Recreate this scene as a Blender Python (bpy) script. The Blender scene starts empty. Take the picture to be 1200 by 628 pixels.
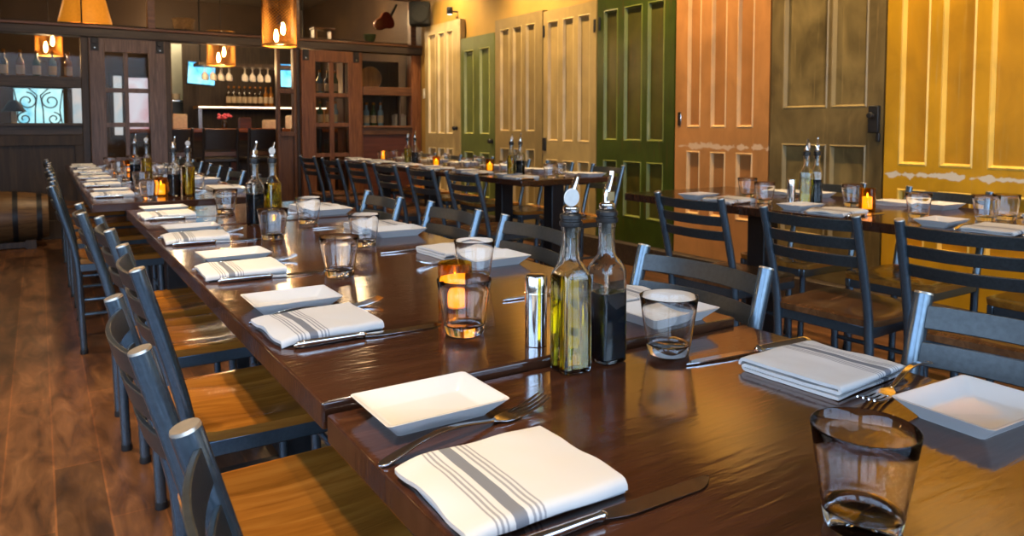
import bpy, bmesh, math, random
from mathutils import Vector, Matrix, Euler, noise
random.seed(7)
PI = math.pi
S = bpy.context.scene
COL = S.collection

# ------------------------------------------------------------------ camera
CAMZ, FPX, PITCH = 1.10, 865.0, math.atan(48.5 / 865)
YAW = math.atan(556 / math.hypot(865, 48.5))
cd = bpy.data.cameras.new('camera')
cam = bpy.data.objects.new('camera', cd)
COL.objects.link(cam)
cam.location = (0, 0, CAMZ)
cam.rotation_euler = (PI / 2 - PITCH, 0, -YAW)
cd.sensor_width = 36
cd.lens = 36 * FPX / 1200
cd.shift_y = (194.5 - 314) / 1200
cd.clip_start = 0.02
cd.dof.use_dof = True
cd.dof.focus_distance = 1.15
cd.dof.aperture_fstop = 10.0
S.camera = cam

# ------------------------------------------------------------------ materials
MATS = {}


def new_mat(name):
    m = bpy.data.materials.new(name)
    m.use_nodes = True
    nt = m.node_tree
    b = nt.nodes['Principled BSDF']
    return m, nt, b


def N(nt, typ, **kw):
    n = nt.nodes.new(typ)
    for k, v in kw.items():
        if k in n.inputs.keys():
            n.inputs[k].default_value = v
        else:
            setattr(n, k, v)
    return n


def coords(nt, scale=(1, 1, 1), rot=(0, 0, 0), loc=(0, 0, 0)):
    tc = N(nt, 'ShaderNodeTexCoord')
    mp = N(nt, 'ShaderNodeMapping')
    mp.inputs['Scale'].default_value = scale
    mp.inputs['Rotation'].default_value = rot
    mp.inputs['Location'].default_value = loc
    nt.links.new(tc.outputs['Object'], mp.inputs['Vector'])
    return mp


def ramp(nt, fac, stops, interp='LINEAR'):
    r = N(nt, 'ShaderNodeValToRGB')
    cr = r.color_ramp
    cr.interpolation = interp
    while len(cr.elements) < len(stops):
        cr.elements.new(0.5)
    for e, (p, c) in zip(cr.elements, stops):
        e.position = p
        e.color = (*c, 1)
    nt.links.new(fac, r.inputs['Fac'])
    return r


def plain(name, col, rough=.5, metal=0.0, spec=.5, emit=None, es=1.0, var=.12, vs=40.0, bump=0.0, coat=0.0):
    m, nt, b = new_mat(name)
    mp = coords(nt)
    no = N(nt, 'ShaderNodeTexNoise', Scale=vs, Detail=4.0)
    nt.links.new(mp.outputs[0], no.inputs['Vector'])
    lo = tuple(c * (1 - var) for c in col)
    hi = tuple(min(1, c * (1 + var)) for c in col)
    r = ramp(nt, no.outputs['Fac'], [(.3, lo), (.7, hi)])
    nt.links.new(r.outputs[0], b.inputs['Base Color'])
    b.inputs['Roughness'].default_value = rough
    b.inputs['Metallic'].default_value = metal
    b.inputs['Specular IOR Level'].default_value = spec
    b.inputs['Coat Weight'].default_value = coat
    if bump:
        bp = N(nt, 'ShaderNodeBump', Strength=bump, Distance=.002)
        nt.links.new(no.outputs['Fac'], bp.inputs['Height'])
        nt.links.new(bp.outputs[0], b.inputs['Normal'])
    if emit:
        b.inputs['Emission Color'].default_value = (*emit, 1)
        b.inputs['Emission Strength'].default_value = es
    return m


def wood(name, cols, rough=.35, along='X', scale=1.0, bump=.15, coat=0.0, bands=None, distort=1.0):
    """streaky grain running along one object axis; bands = width of glued-up strips across the grain"""
    m, nt, b = new_mat(name)
    sc = {'X': (1.2, 14, 14), 'Y': (14, 1.2, 14), 'Z': (14, 14, 1.2)}[along]
    mp = coords(nt, tuple(s * scale for s in sc))
    no = N(nt, 'ShaderNodeTexNoise', Scale=3.0, Detail=8.0, Distortion=distort)
    nt.links.new(mp.outputs[0], no.inputs['Vector'])
    r = ramp(nt, no.outputs['Fac'], [(.25, cols[0]), (.5, cols[1]), (.75, cols[2])])
    out = r.outputs[0]
    if bands:
        mp2 = coords(nt, (1, 1, 1))
        sx = N(nt, 'ShaderNodeSeparateXYZ')
        nt.links.new(mp2.outputs[0], sx.inputs[0])
        dv = N(nt, 'ShaderNodeMath', operation='DIVIDE')
        dv.inputs[1].default_value = bands
        nt.links.new(sx.outputs['Y' if along == 'X' else 'X'], dv.inputs[0])
        fl = N(nt, 'ShaderNodeMath', operation='FLOOR')
        nt.links.new(dv.outputs[0], fl.inputs[0])
        wn = N(nt, 'ShaderNodeTexWhiteNoise')
        wn.noise_dimensions = '1D'
        nt.links.new(fl.outputs[0], wn.inputs['W'])
        r2 = ramp(nt, wn.outputs['Value'], [(0, (.62, .6, .58)), (1, (1.15, 1.12, 1.1))])
        mx = N(nt, 'ShaderNodeMix', data_type='RGBA', blend_type='MULTIPLY')
        mx.inputs['Factor'].default_value = 1
        nt.links.new(out, mx.inputs['A'])
        nt.links.new(r2.outputs[0], mx.inputs['B'])
        out = mx.outputs['Result']
    nt.links.new(out, b.inputs['Base Color'])
    b.inputs['Roughness'].default_value = rough
    b.inputs['Coat Weight'].default_value = coat
    b.inputs['Coat Roughness'].default_value = .08
    bp = N(nt, 'ShaderNodeBump', Strength=bump, Distance=.002)
    nt.links.new(no.outputs['Fac'], bp.inputs['Height'])
    nt.links.new(bp.outputs[0], b.inputs['Normal'])
    return m


def mat_table():
    m, nt, b = new_mat('varnished_table_wood')
    mp = coords(nt, (1.5, 22, 6))
    no = N(nt, 'ShaderNodeTexNoise', Scale=3.0, Detail=7.0, Distortion=.6)
    nt.links.new(mp.outputs[0], no.inputs['Vector'])
    r = ramp(nt, no.outputs['Fac'], [(.3, (.034, .0125, .0062)), (.55, (.056, .0205, .010)), (.8, (.082, .031, .015))])
    nt.links.new(r.outputs[0], b.inputs['Base Color'])
    mp2 = coords(nt, (9, 60, 9))
    n2 = N(nt, 'ShaderNodeTexNoise', Scale=2.0, Detail=3.0, Distortion=.4)
    nt.links.new(mp2.outputs[0], n2.inputs['Vector'])
    bp = N(nt, 'ShaderNodeBump', Strength=.26, Distance=.0012)
    nt.links.new(n2.outputs['Fac'], bp.inputs['Height'])
    nt.links.new(bp.outputs[0], b.inputs['Normal'])
    mp3 = coords(nt, (2.2, 2.2, 2.2))
    n3 = N(nt, 'ShaderNodeTexNoise', Scale=2.5, Detail=3.0)
    nt.links.new(mp3.outputs[0], n3.inputs['Vector'])
    rr = N(nt, 'ShaderNodeMapRange')
    rr.inputs['To Min'].default_value = .06
    rr.inputs['To Max'].default_value = .17
    nt.links.new(n3.outputs['Fac'], rr.inputs['Value'])
    nt.links.new(rr.outputs[0], b.inputs['Roughness'])
    b.inputs['Specular IOR Level'].default_value = .75
    return m


def mat_floor():
    m, nt, b = new_mat('floor_planks')
    mp = coords(nt, (1, 1, 1), (0, 0, PI / 2), (0, -.01, 0))
    br = N(nt, 'ShaderNodeTexBrick', Scale=1.0)
    br.inputs['Brick Width'].default_value = 1.15
    br.inputs['Row Height'].default_value = .133
    br.inputs['Mortar Size'].default_value = .0028
    br.inputs['Mortar Smooth'].default_value = .2
    br.inputs['Bias'].default_value = 0
    br.inputs['Color1'].default_value = (.72, .72, .72, 1)
    br.inputs['Color2'].default_value = (1.2, 1.15, 1.1, 1)
    br.inputs['Mortar'].default_value = (1.75, 1.5, 1.25, 1)
    br.offset = .37
    nt.links.new(mp.outputs[0], br.inputs['Vector'])
    mp2 = coords(nt, (7, 1.6, 1))
    no = N(nt, 'ShaderNodeTexNoise', Scale=2.2, Detail=9.0, Roughness=.62, Distortion=.9)
    nt.links.new(mp2.outputs[0], no.inputs['Vector'])
    r = ramp(nt, no.outputs['Fac'], [(.3, (.030, .013, .006)), (.45, (.085, .036, .014)), (.58, (.135, .060, .023)), (.75, (.23, .11, .046))])
    mx = N(nt, 'ShaderNodeMix', data_type='RGBA', blend_type='MULTIPLY')
    mx.inputs['Factor'].default_value = 1
    nt.links.new(r.outputs[0], mx.inputs['A'])
    nt.links.new(br.outputs['Color'], mx.inputs['B'])
    nt.links.new(mx.outputs['Result'], b.inputs['Base Color'])
    b.inputs['Roughness'].default_value = .4
    bp = N(nt, 'ShaderNodeBump', Strength=.25, Distance=.002)
    nt.links.new(no.outputs['Fac'], bp.inputs['Height'])
    nt.links.new(bp.outputs[0], b.inputs['Normal'])
    return m


def mat_paint(name, base, dark, light, scratch=None, amount=.4, rough=.33, band=None, band_col=(.6, .52, .45)):
    """old door paint: cloudy tone, rubbed patches, fine vertical scratches; band = local height of a scraped strip"""
    m, nt, b = new_mat(name)
    mp = coords(nt, (1, 1, .7))
    no = N(nt, 'ShaderNodeTexNoise', Scale=5.0, Detail=8.0, Distortion=.7)
    nt.links.new(mp.outputs[0], no.inputs['Vector'])
    r = ramp(nt, no.outputs['Fac'], [(.28, dark), (.5, base), (.72, light)])
    out = r.outputs[0]
    mp2 = coords(nt, (30, 30, 2.0))
    n2 = N(nt, 'ShaderNodeTexNoise', Scale=2.0, Detail=5.0)
    nt.links.new(mp2.outputs[0], n2.inputs['Vector'])
    th = ramp(nt, n2.outputs['Fac'], [(.60, (0, 0, 0)), (.74, (amount,) * 3)])
    mx = N(nt, 'ShaderNodeMix', data_type='RGBA')
    nt.links.new(th.outputs[0], mx.inputs['Factor'])
    nt.links.new(out, mx.inputs['A'])
    mx.inputs['B'].default_value = (*(scratch or light), 1)
    out = mx.outputs['Result']
    if band:
        mp3 = coords(nt)
        sx = N(nt, 'ShaderNodeSeparateXYZ')
        nt.links.new(mp3.outputs[0], sx.inputs[0])
        n3 = N(nt, 'ShaderNodeTexNoise', Scale=14.0, Detail=5.0)
        nt.links.new(mp3.outputs[0], n3.inputs['Vector'])
        d = N(nt, 'ShaderNodeMath', operation='SUBTRACT')
        nt.links.new(sx.outputs['Z'], d.inputs[0])
        d.inputs[1].default_value = band
        a = N(nt, 'ShaderNodeMath', operation='ABSOLUTE')
        nt.links.new(d.outputs[0], a.inputs[0])
        mu = N(nt, 'ShaderNodeMath', operation='MULTIPLY_ADD')
        nt.links.new(a.outputs[0], mu.inputs[0])
        mu.inputs[1].default_value = -9.0
        nt.links.new(n3.outputs['Fac'], mu.inputs[2])
        t2 = ramp(nt, mu.outputs[0], [(.36, (0, 0, 0)), (.42, (1, 1, 1))])
        m2 = N(nt, 'ShaderNodeMix', data_type='RGBA')
        nt.links.new(t2.outputs[0], m2.inputs['Factor'])
        nt.links.new(out, m2.inputs['A'])
        m2.inputs['B'].default_value = (*band_col, 1)
        out = m2.outputs['Result']
    nt.links.new(out, b.inputs['Base Color'])
    b.inputs['Roughness'].default_value = rough
    bp = N(nt, 'ShaderNodeBump', Strength=.25, Distance=.003)
    nt.links.new(n2.outputs['Fac'], bp.inputs['Height'])
    nt.links.new(bp.outputs[0], b.inputs['Normal'])
    return m


def mat_glass(name, col=(1, 1, 1), rough=0.0, ior=1.45):
    m, nt, b = new_mat(name)
    b.inputs['Base Color'].default_value = (*col, 1)
    b.inputs['Transmission Weight'].default_value = 1
    b.inputs['Roughness'].default_value = rough
    b.inputs['IOR'].default_value = ior
    return m


def mat_pane(name, tint=(.95, .97, 1), refl=1.0):
    m, nt, b = new_mat(name)
    nt.nodes.remove(b)
    out = nt.nodes['Material Output']
    tr = N(nt, 'ShaderNodeBsdfTransparent')
    tr.inputs['Color'].default_value = (*tint, 1)
    gl = N(nt, 'ShaderNodeBsdfGlossy')
    gl.inputs['Roughness'].default_value = .02
    lw = N(nt, 'ShaderNodeLayerWeight')
    pw = N(nt, 'ShaderNodeMath', operation='POWER')
    pw.inputs[1].default_value = 3.6
    nt.links.new(lw.outputs['Facing'], pw.inputs[0])
    mu = N(nt, 'ShaderNodeMath', operation='MULTIPLY_ADD')
    mu.use_clamp = True
    mu.inputs[1].default_value = .7 * refl
    mu.inputs[2].default_value = .04 * refl
    nt.links.new(pw.outputs[0], mu.inputs[0])
    mx = N(nt, 'ShaderNodeMixShader')
    nt.links.new(mu.outputs[0], mx.inputs[0])
    nt.links.new(tr.outputs[0], mx.inputs[1])
    nt.links.new(gl.outputs[0], mx.inputs[2])
    nt.links.new(mx.outputs[0], out.inputs['Surface'])
    return m


def mat_napkin():
    m, nt, b = new_mat('striped_napkin_cloth')
    mp = coords(nt)
    sx = N(nt, 'ShaderNodeSeparateXYZ')
    nt.links.new(mp.outputs[0], sx.inputs[0])
    ma = N(nt, 'ShaderNodeMapRange')
    ma.inputs['From Min'].default_value = -.092
    ma.inputs['From Max'].default_value = .092
    nt.links.new(sx.outputs['X'], ma.inputs['Value'])
    w, g, d = (.60, .59, .575), (.30, .30, .315), (.18, .19, .215)
    st = [(0, w)]
    for a, c_, col in [(.165, .178, g), (.195, .208, g), (.225, .238, g), (.27, .345, d), (.375, .388, g), (.405, .418, g), (.435, .448, g)]:
        st += [(a, col), (c_, w)]
    r = ramp(nt, ma.outputs[0], st, 'CONSTANT')
    nt.links.new(r.outputs[0], b.inputs['Base Color'])
    b.inputs['Roughness'].default_value = .9
    b.inputs['Specular IOR Level'].default_value = .15
    wv = N(nt, 'ShaderNodeTexNoise', Scale=900.0, Detail=1.0)
    nt.links.new(mp.outputs[0], wv.inputs['Vector'])
    bp = N(nt, 'ShaderNodeBump', Strength=.2, Distance=.0006)
    nt.links.new(wv.outputs['Fac'], bp.inputs['Height'])
    nt.links.new(bp.outputs[0], b.inputs['Normal'])
    return m


def mat_screen(name, c1, c2, st, scale=4.0):
    m, nt, b = new_mat(name)
    mp = coords(nt)
    no = N(nt, 'ShaderNodeTexNoise', Scale=scale, Detail=3.0, Distortion=1.0)
    nt.links.new(mp.outputs[0], no.inputs['Vector'])
    r = ramp(nt, no.outputs['Fac'], [(.35, c1), (.65, c2)])
    nt.links.new(r.outputs[0], b.inputs['Emission Color'])
    b.inputs['Emission Strength'].default_value = st
    b.inputs['Base Color'].default_value = (.02, .02, .02, 1)
    b.inputs['Roughness'].default_value = .2
    return m


M = dict(
    table=mat_table(), floor=mat_floor(), napkin=mat_napkin(),
    metal=plain('blue_grey_chair_metal', (.115, .155, .19), .19, .7, vs=120, var=.12, bump=.04),
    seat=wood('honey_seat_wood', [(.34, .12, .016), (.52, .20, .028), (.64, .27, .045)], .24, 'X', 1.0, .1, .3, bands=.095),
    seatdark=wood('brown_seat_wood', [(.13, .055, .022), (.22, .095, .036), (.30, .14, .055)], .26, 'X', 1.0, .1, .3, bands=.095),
    blackmetal=plain('black_iron', (.016, .016, .018), .45, .3),
    slat=plain('dark_slat_metal', (.040, .046, .048), .34, .4, vs=120, var=.2, bump=.1),
    cap=plain('satin_post_cap', (.62, .56, .48), .38, .9),
    rubber=plain('black_rubber', (.01, .01, .01), .6),
    plate=plain('white_glazed_china', (.66, .66, .655), .10, 0, .5, var=.02, vs=5),
    steel=plain('polished_steel', (.78, .77, .75), .13, 1.0, var=.05, vs=60),
    glass=mat_glass('clear_glass', (.985, .995, .99)),
    glasswall=mat_glass('thin_clear_glass', (1, 1, 1), 0, 1.38),
    bottleglass=mat_glass('bottle_glass', (.965, .985, .97)),
    amber=mat_pane('amber_glass', (.97, .66, .17), 1.2),
    oil=mat_glass('olive_oil', (.66, .50, .02), 0, 1.42),
    vinegar=plain('dark_vinegar', (.003, .008, .014), .03, 0, .2),
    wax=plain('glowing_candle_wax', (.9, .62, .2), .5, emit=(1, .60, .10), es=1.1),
    flame=plain('candle_flame', (1, .7, .3), .5, emit=(1, .62, .2), es=9),
    pane=mat_pane('window_glass'), panedim=mat_pane('old_window_glass', (.84, .81, .76), .22),
    ochre=plain('ochre_wall_paint', (.40, .24, .055), .55, vs=3, var=.12),
    brownwall=plain('brown_wall_paint', (.075, .045, .026), .6, vs=3, var=.2),
    ceiling=plain('dark_ceiling_paint', (.21, .165, .125), .7, vs=3),
    darkwood=wood('dark_stained_oak', [(.016, .009, .006), (.040, .024, .015), (.075, .046, .03)], .5, 'Z', 1, .3),
    darkwoodx=wood('dark_stained_oak_rail', [(.016, .010, .007), (.038, .025, .017), (.07, .046, .031)], .5, 'X', 1, .3),
    doorwood=wood('weathered_oak', [(.045, .026, .02), (.105, .064, .05), (.17, .11, .088)], .42, 'Z', 1, .35),
    redwood=wood('red_brown_timber', [(.07, .022, .009), (.16, .058, .022), (.25, .10, .04)], .36, 'Z', 1, .3),
    redwoodx=wood('red_brown_rail', [(.06, .022, .01), (.12, .05, .022), (.2, .09, .04)], .36, 'X', 1, .3),
    goldwood=wood('golden_pine', [(.30, .13, .035), (.46, .22, .06), (.6, .32, .1)], .4, 'Z', 1, .2),
    sidewood=wood('amber_brown_timber', [(.05, .018, .006), (.10, .038, .012), (.16, .07, .022)], .4, 'Z', 1, .2),
    panelwood=wood('dark_panel_wood', [(.014, .008, .005), (.030, .018, .010), (.055, .034, .018)], .6, 'Z', .6, .2),
    redpanel=wood('red_panel_wood', [(.04, .011, .006), (.085, .022, .012), (.12, .036, .02)], .4, 'X', .6, .2),
    copper=plain('amber_wire_mesh', (.42, .20, .035), .4, .7),
    bulb=plain('glowing_bulb', (1, .8, .5), .3, emit=(1, .62, .24), es=38),
    black=plain('black_plastic', (.012, .012, .013), .4),
    speaker=plain('dark_speaker_cloth', (.014, .015, .016), .8, spec=.2),
    wicker=plain('wicker', (.42, .26, .12), .7, vs=90, var=.4, bump=.6),
    orangeshade=plain('orange_lamp_shade', (.7, .3, .04), .6, emit=(1, .36, .02), es=.32),
    tv=mat_screen('screen_picture', (.02, .25, .6), (.25, .75, .95), 1.3),
    bluewin=mat_screen('daylight_pane', (.12, .48, .72), (.42, .80, .92), 1.1, 2.5),
    palewin=mat_screen('pale_daylight_pane', (.42, .60, .75), (.72, .70, .74), .6, 3),
    pinkwin=mat_screen('pink_daylight_pane', (.52, .30, .38), (.58, .66, .82), .8, 2.2),
    stripwhite=plain('led_strip', (1, 1, 1), .4, emit=(1, .9, .72), es=2.6),
    kitchen=plain('pale_kitchen_wall', (.42, .46, .40), .5, vs=4),
    bar=wood('red_bar_top', [(.16, .035, .012), (.27, .07, .022), (.36, .11, .04)], .25, 'X', 1, .2),
    label=plain('paper_label', (.62, .5, .32), .6), white=plain('white_paint', (.75, .74, .7), .5),
    darkbottle=plain('dark_bottle_glass', (.035, .022, .012), .08, 0, .7),
    greenbottle=plain('green_bottle_glass', (.06, .11, .05), .08, 0, .7),
    amberbottle=plain('amber_bottle_glass', (.30, .12, .02), .08, 0, .7),
    bluebottle=plain('blue_bottle_glass', (.22, .38, .5), .08, 0, .7),
    redleather=plain('red_brown_lacquer', (.11, .02, .012), .2, coat=.5),
    pink=plain('pink_flowers', (.7, .12, .2), .6), paper=plain('paper_stack', (.75, .7, .6), .7),
    canister=plain('cream_canister', (.6, .5, .36), .5), barrel=wood('barrel_oak', [(.06, .03, .012), (.14, .075, .03), (.22, .125, .05)], .45, 'X', 1, .3),
    darkchair=plain('dark_bar_chair', (.02, .014, .011), .4),
)


# ------------------------------------------------------------------ mesh building
class MB:
    def __init__(s):
        s.v, s.f = [], []

    def add(s, vs, fs):
        o = len(s.v)
        s.v += [tuple(p) for p in vs]
        s.f += [tuple(i + o for i in f) for f in fs]
        return s

    def box(s, x0, x1, y0, y1, z0, z1):
        return s.add([(x0, y0, z0), (x1, y0, z0), (x1, y1, z0), (x0, y1, z0), (x0, y0, z1), (x1, y0, z1), (x1, y1, z1), (x0, y1, z1)],
                     [(0, 3, 2, 1), (4, 5, 6, 7), (0, 1, 5, 4), (1, 2, 6, 5), (2, 3, 7, 6), (3, 0, 4, 7)])

    def lathe(s, prof, n=32, c=(0, 0, 0), axis='Z', close=False):
        vs, fs = [], []
        for r, z in prof:
            for k in range(n):
                a = 2 * PI * k / n
                p = (r * math.cos(a), r * math.sin(a), z)
                if axis == 'X': p = (p[2], p[0], p[1])
                if axis == 'Y': p = (p[1], p[2], p[0])
                vs.append((p[0] + c[0], p[1] + c[1], p[2] + c[2]))
        L = len(prof)
        for i in range(L - 1 + (1 if close else 0)):
            for k in range(n):
                a, b_ = i * n + k, i * n + (k + 1) % n
                j = ((i + 1) % L) * n
                fs.append((a, b_, j + (k + 1) % n, j + k))
        if not close:
            if prof[0][0] > 1e-6: fs.append(tuple(range(n - 1, -1, -1)))
            if prof[-1][0] > 1e-6: fs.append(tuple((L - 1) * n + k for k in range(n)))
        return s.add(vs, fs)

    def tube(s, path, rad, n=12, caps=True, flat=1.0):
        path = [Vector(p) for p in path]
        vs, fs = [], []
        up = None
        for i, p in enumerate(path):
            t = (path[min(i + 1, len(path) - 1)] - path[max(i - 1, 0)]).normalized()
            if up is None:
                up = t.orthogonal().normalized()
            up = (up - t * up.dot(t)).normalized()
            sd = t.cross(up)
            r = rad[i] if isinstance(rad, (list, tuple)) else rad
            for k in range(n):
                a = 2 * PI * k / n
                vs.append(p + up * (math.cos(a) * r) + sd * (math.sin(a) * r * flat))
        for i in range(len(path) - 1):
            for k in range(n):
                fs.append((i * n + k, i * n + (k + 1) % n, (i + 1) * n + (k + 1) % n, (i + 1) * n + k))
        if caps:
            fs.append(tuple(range(n - 1, -1, -1)))
            fs.append(tuple((len(path) - 1) * n + k for k in range(n)))
        return s.add(vs, fs)

    def strip(s, path, w, t, wdir):
        """ribbon with a rectangular section: w along wdir, t across it"""
        path = [Vector(p) for p in path]
        wd = Vector(wdir).normalized()
        vs, fs = [], []
        for i, p in enumerate(path):
            tn = (path[min(i + 1, len(path) - 1)] - path[max(i - 1, 0)]).normalized()
            nn = tn.cross(wd).normalized()
            ww = w[i] if isinstance(w, (list, tuple)) else w
            for a, b_ in ((-1, -1), (1, -1), (1, 1), (-1, 1)):
                vs.append(p + wd * (a * ww / 2) + nn * (b_ * t / 2))
        for i in range(len(path) - 1):
            for k in range(4):
                fs.append((i * 4 + k, i * 4 + (k + 1) % 4, (i + 1) * 4 + (k + 1) % 4, (i + 1) * 4 + k))
        fs.append((3, 2, 1, 0))
        e = (len(path) - 1) * 4
        fs.append((e, e + 1, e + 2, e + 3))
        return s.add(vs, fs)

    def mesh(s, name, mat, smooth=35):
        me = bpy.data.meshes.new(name)
        me.from_pydata(s.v, [], s.f)
        bm = bmesh.new()
        bm.from_mesh(me)
        bmesh.ops.recalc_face_normals(bm, faces=bm.faces)
        bm.to_mesh(me)
        bm.free()
        me.materials.append(mat)
        if smooth:
            me.polygons.foreach_set('use_smooth', [True] * len(me.polygons))
            me.set_sharp_from_angle(angle=math.radians(smooth))
        return me

    def build(s, name, mat, parent=None, loc=(0, 0, 0), rot=(0, 0, 0), bevel=0.0, seg=2, smooth=35):
        o = bpy.data.objects.new(name, s.mesh(name, mat, smooth))
        COL.objects.link(o)
        o.location = loc
        o.rotation_euler = rot
        if parent: o.parent = parent
        if bevel:
            b = o.modifiers.new('edge', 'BEVEL')
            b.width = bevel
            b.segments = seg
            b.limit_method = 'ANGLE'
            b.angle_limit = math.radians(40)
            b.harden_normals = False
        return o


def box(name, mat, x0, x1, y0, y1, z0, z1, parent=None, bevel=0.0, **kw):
    return MB().box(x0, x1, y0, y1, z0, z1).build(name, mat, parent, bevel=bevel, **kw)


def empty(name, loc=(0, 0, 0), rz=0.0):
    o = bpy.data.objects.new(name, None)
    o.empty_display_size = .05
    COL.objects.link(o)
    o.location = loc
    o.rotation_euler = (0, 0, rz)
    return o


def tag(o, label=None, cat=None, group=None, kind=None):
    if label: o['label'] = label
    if cat: o['category'] = cat
    if group: o['group'] = group
    if kind: o['kind'] = kind
    return o


def struct(o):
    o['kind'] = 'structure'
    return o


def dup(root, loc=None, rot=None, label=None, group=None):
    r = root.copy()
    COL.objects.link(r)
    if loc is not None: r.location = loc
    if rot is not None: r.rotation_euler = rot
    if label: r['label'] = label
    if group: r['group'] = group
    for ch in list(root.children):
        c = ch.copy()
        COL.objects.link(c)
        c.parent = r
        for g in list(ch.children):
            d = g.copy()
            COL.objects.link(d)
            d.parent = c
    return r


class Proto:
    """first call moves the built thing itself, later calls copy it and its parts"""
    def __init__(s, root):
        s.root, s.used = root, False

    def put(s, loc, rz, label, group=None):
        rot = rz if isinstance(rz, tuple) else (0, 0, rz)
        if not s.used:
            s.used = True
            s.root.location = loc
            s.root.rotation_euler = rot
            s.root['label'] = label
            if group: s.root['group'] = group
            return s.root
        return dup(s.root, loc, rot, label, group)


def ordn(k):
    return ['first', 'second', 'third', 'fourth', 'fifth', 'sixth', 'seventh', 'eighth', 'ninth', 'tenth', 'eleventh', 'twelfth', 'thirteenth', 'fourteenth', 'fifteenth', 'sixteenth', 'seventeenth', 'eighteenth'][k]


# ------------------------------------------------------------------ room shell
XL, XR, YF, YR, YB, ZC = -2.9, 4.0, -3.2, 8.3, 13.0, 3.1
struct(box('floor', M['floor'], XL, XR, YF, YB, -.05, 0))
struct(box('ceiling', M['ceiling'], XL, XR, YF, YB, ZC, ZC + .06))
struct(box('wall_right', M['ochre'], XR, XR + .12, YF, YR, 0, ZC))
struct(box('wall_back_right', M['brownwall'], XR, XR + .12, YR, YB, 0, ZC))
struct(MB().box(XL - .12, XL, YF, YB, 0, .6).box(XL - .12, XL, YF, YB, 2.7, ZC).box(XL - .12, XL, 2.4, YB, .6, 2.7).box(XL - .12, XL, YF, -2.6, .6, 2.7).build('wall_left', M['brownwall']))
for k in range(3):
    y0, y1 = -2.6 + k * 5 / 3, -2.6 + (k + 1) * 5 / 3
    w = MB().box(XL - .1, XL - .02, y0, y0 + .05, .6, 2.7).box(XL - .1, XL - .02, y1 - .05, y1, .6, 2.7).box(XL - .1, XL - .02, y0 + .05, y1 - .05, .6, .65).box(XL - .1, XL - .02, y0 + .05, y1 - .05, 2.65, 2.7).build('window_%d' % (13 + k), M['darkwood'])
    struct(w)
    box('pane', M['pane'], XL - .065, XL - .06, y0 + .05, y1 - .05, .65, 2.65, w)
struct(box('wall_back', M['brownwall'], XL, XR, YB, YB + .1, 0, ZC))
# street front behind the camera: low wall, lintel, posts, glass
struct(MB().box(XL, XR, YF - .12, YF, 0, .45).box(XL, XR, YF - .12, YF, 2.75, ZC).build('wall_front', M['brownwall']))
for k in range(4):
    x0 = XL + k * (XR - XL) / 4
    x1 = x0 + (XR - XL) / 4
    w = MB().box(x0, x0 + .05, YF - .1, YF - .02, .45, 2.75).box(x1 - .05, x1, YF - .1, YF - .02, .45, 2.75).box(x0 + .05, x1 - .05, YF - .1, YF - .02, .45, .5).box(x0 + .05, x1 - .05, YF - .1, YF - .02, 2.7, 2.75).build('window_%d' % (k + 1), M['darkwood'])
    struct(w)
    box('pane', M['pane'], x0 + .05, x1 - .05, YF - .065, YF - .06, .5, 2.7, w)
# dark plinth the doors stand on
struct(box('baseboard_right', M['darkwoodx'], 3.86, 4.0, YF, YR - .06, 0, .165, bevel=.006))

# ------------------------------------------------------------------ old doors on the right wall
def old_door(label, y0, y1, top, up_top, up_bot, lo_top, lo_bot, cols, mat, pmat, mmat, tilt=0.0):
    """y0 > y1: far and near edge; cols = list of (far, near) edges of the panel columns"""
    z0 = .167
    yc = (y0 + y1) / 2
    root = empty('old_door', (3.955, yc, z0))
    tag(root, label, 'door', 'old painted doors standing against the right wall', 'thing')
    w = (y0 - y1) / 2 - .003
    X0, X1 = -.025, .035            # local depth, front at X0
    T = top - z0
    rows = [(lo_bot - z0, lo_top - z0), (up_bot - z0, up_top - z0)]
    fr = MB()
    ys = sorted([(b - yc, a - yc) for a, b in cols])
    edges = [-w] + [e for c in ys for e in c] + [w]
    zs = [0, rows[0][0], rows[0][1], rows[1][0], rows[1][1], T]
    for i in range(0, len(edges), 2):                                  # stiles and mullions
        fr.box(X0, X1, edges[i], edges[i + 1], 0, T) if i in (0, len(edges) - 2) else fr.box(X0, X1, edges[i], edges[i + 1], rows[0][0], rows[1][1])
    for a, b in ((zs[0], zs[1]), (zs[2], zs[3]), (zs[4], zs[5])):      # rails
        if b - a > .001:
            fr.box(X0 - .0006, X1 - .0006, edges[1] - .001, edges[-2] + .001, a, b)
    fr.build('door_frame', mat, root, rot=(0, 0, 0))
    for (a, b) in ys:
        for (za, zb) in rows:
            p = box('panel', pmat, X0 + .022, X1 - .01, a - .004, b + .004, za - .004, zb + .004, root)
            m = MB()
            t, d0, d1 = .02, X0 + .0004, X0 + .021
            o = [(a, za), (b, za), (b, zb), (a, zb)]
            q = [(a + t, za + t), (b - t, za + t), (b - t, zb - t), (a + t, zb - t)]
            q2 = [(a + t * .45, za + t * .45), (b - t * .45, za + t * .45), (b - t * .45, zb - t * .45), (a + t * .45, zb - t * .45)]
            vs = [(d0, y, z) for y, z in o] + [(d0 - .004, y, z) for y, z in q2] + [(d1, y, z) for y, z in q]
            fs = []
            for r_ in (0, 4):
                for k in range(4):
                    fs.append((r_ + k, r_ + (k + 1) % 4, r_ + 4 + (k + 1) % 4, r_ + 4 + k))
            m.add(vs, fs).build('moulding', mmat, p, smooth=0)
    root.rotation_euler = (0, tilt, 0)
    return root


def paints(n, base, k=1.0, **kw):
    d = tuple(c * (1 - .22 * k) for c in base)
    l = tuple(min(1, c * (1 + .20 * k)) for c in base)
    return mat_paint(n, base, d, l, **kw)


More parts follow.
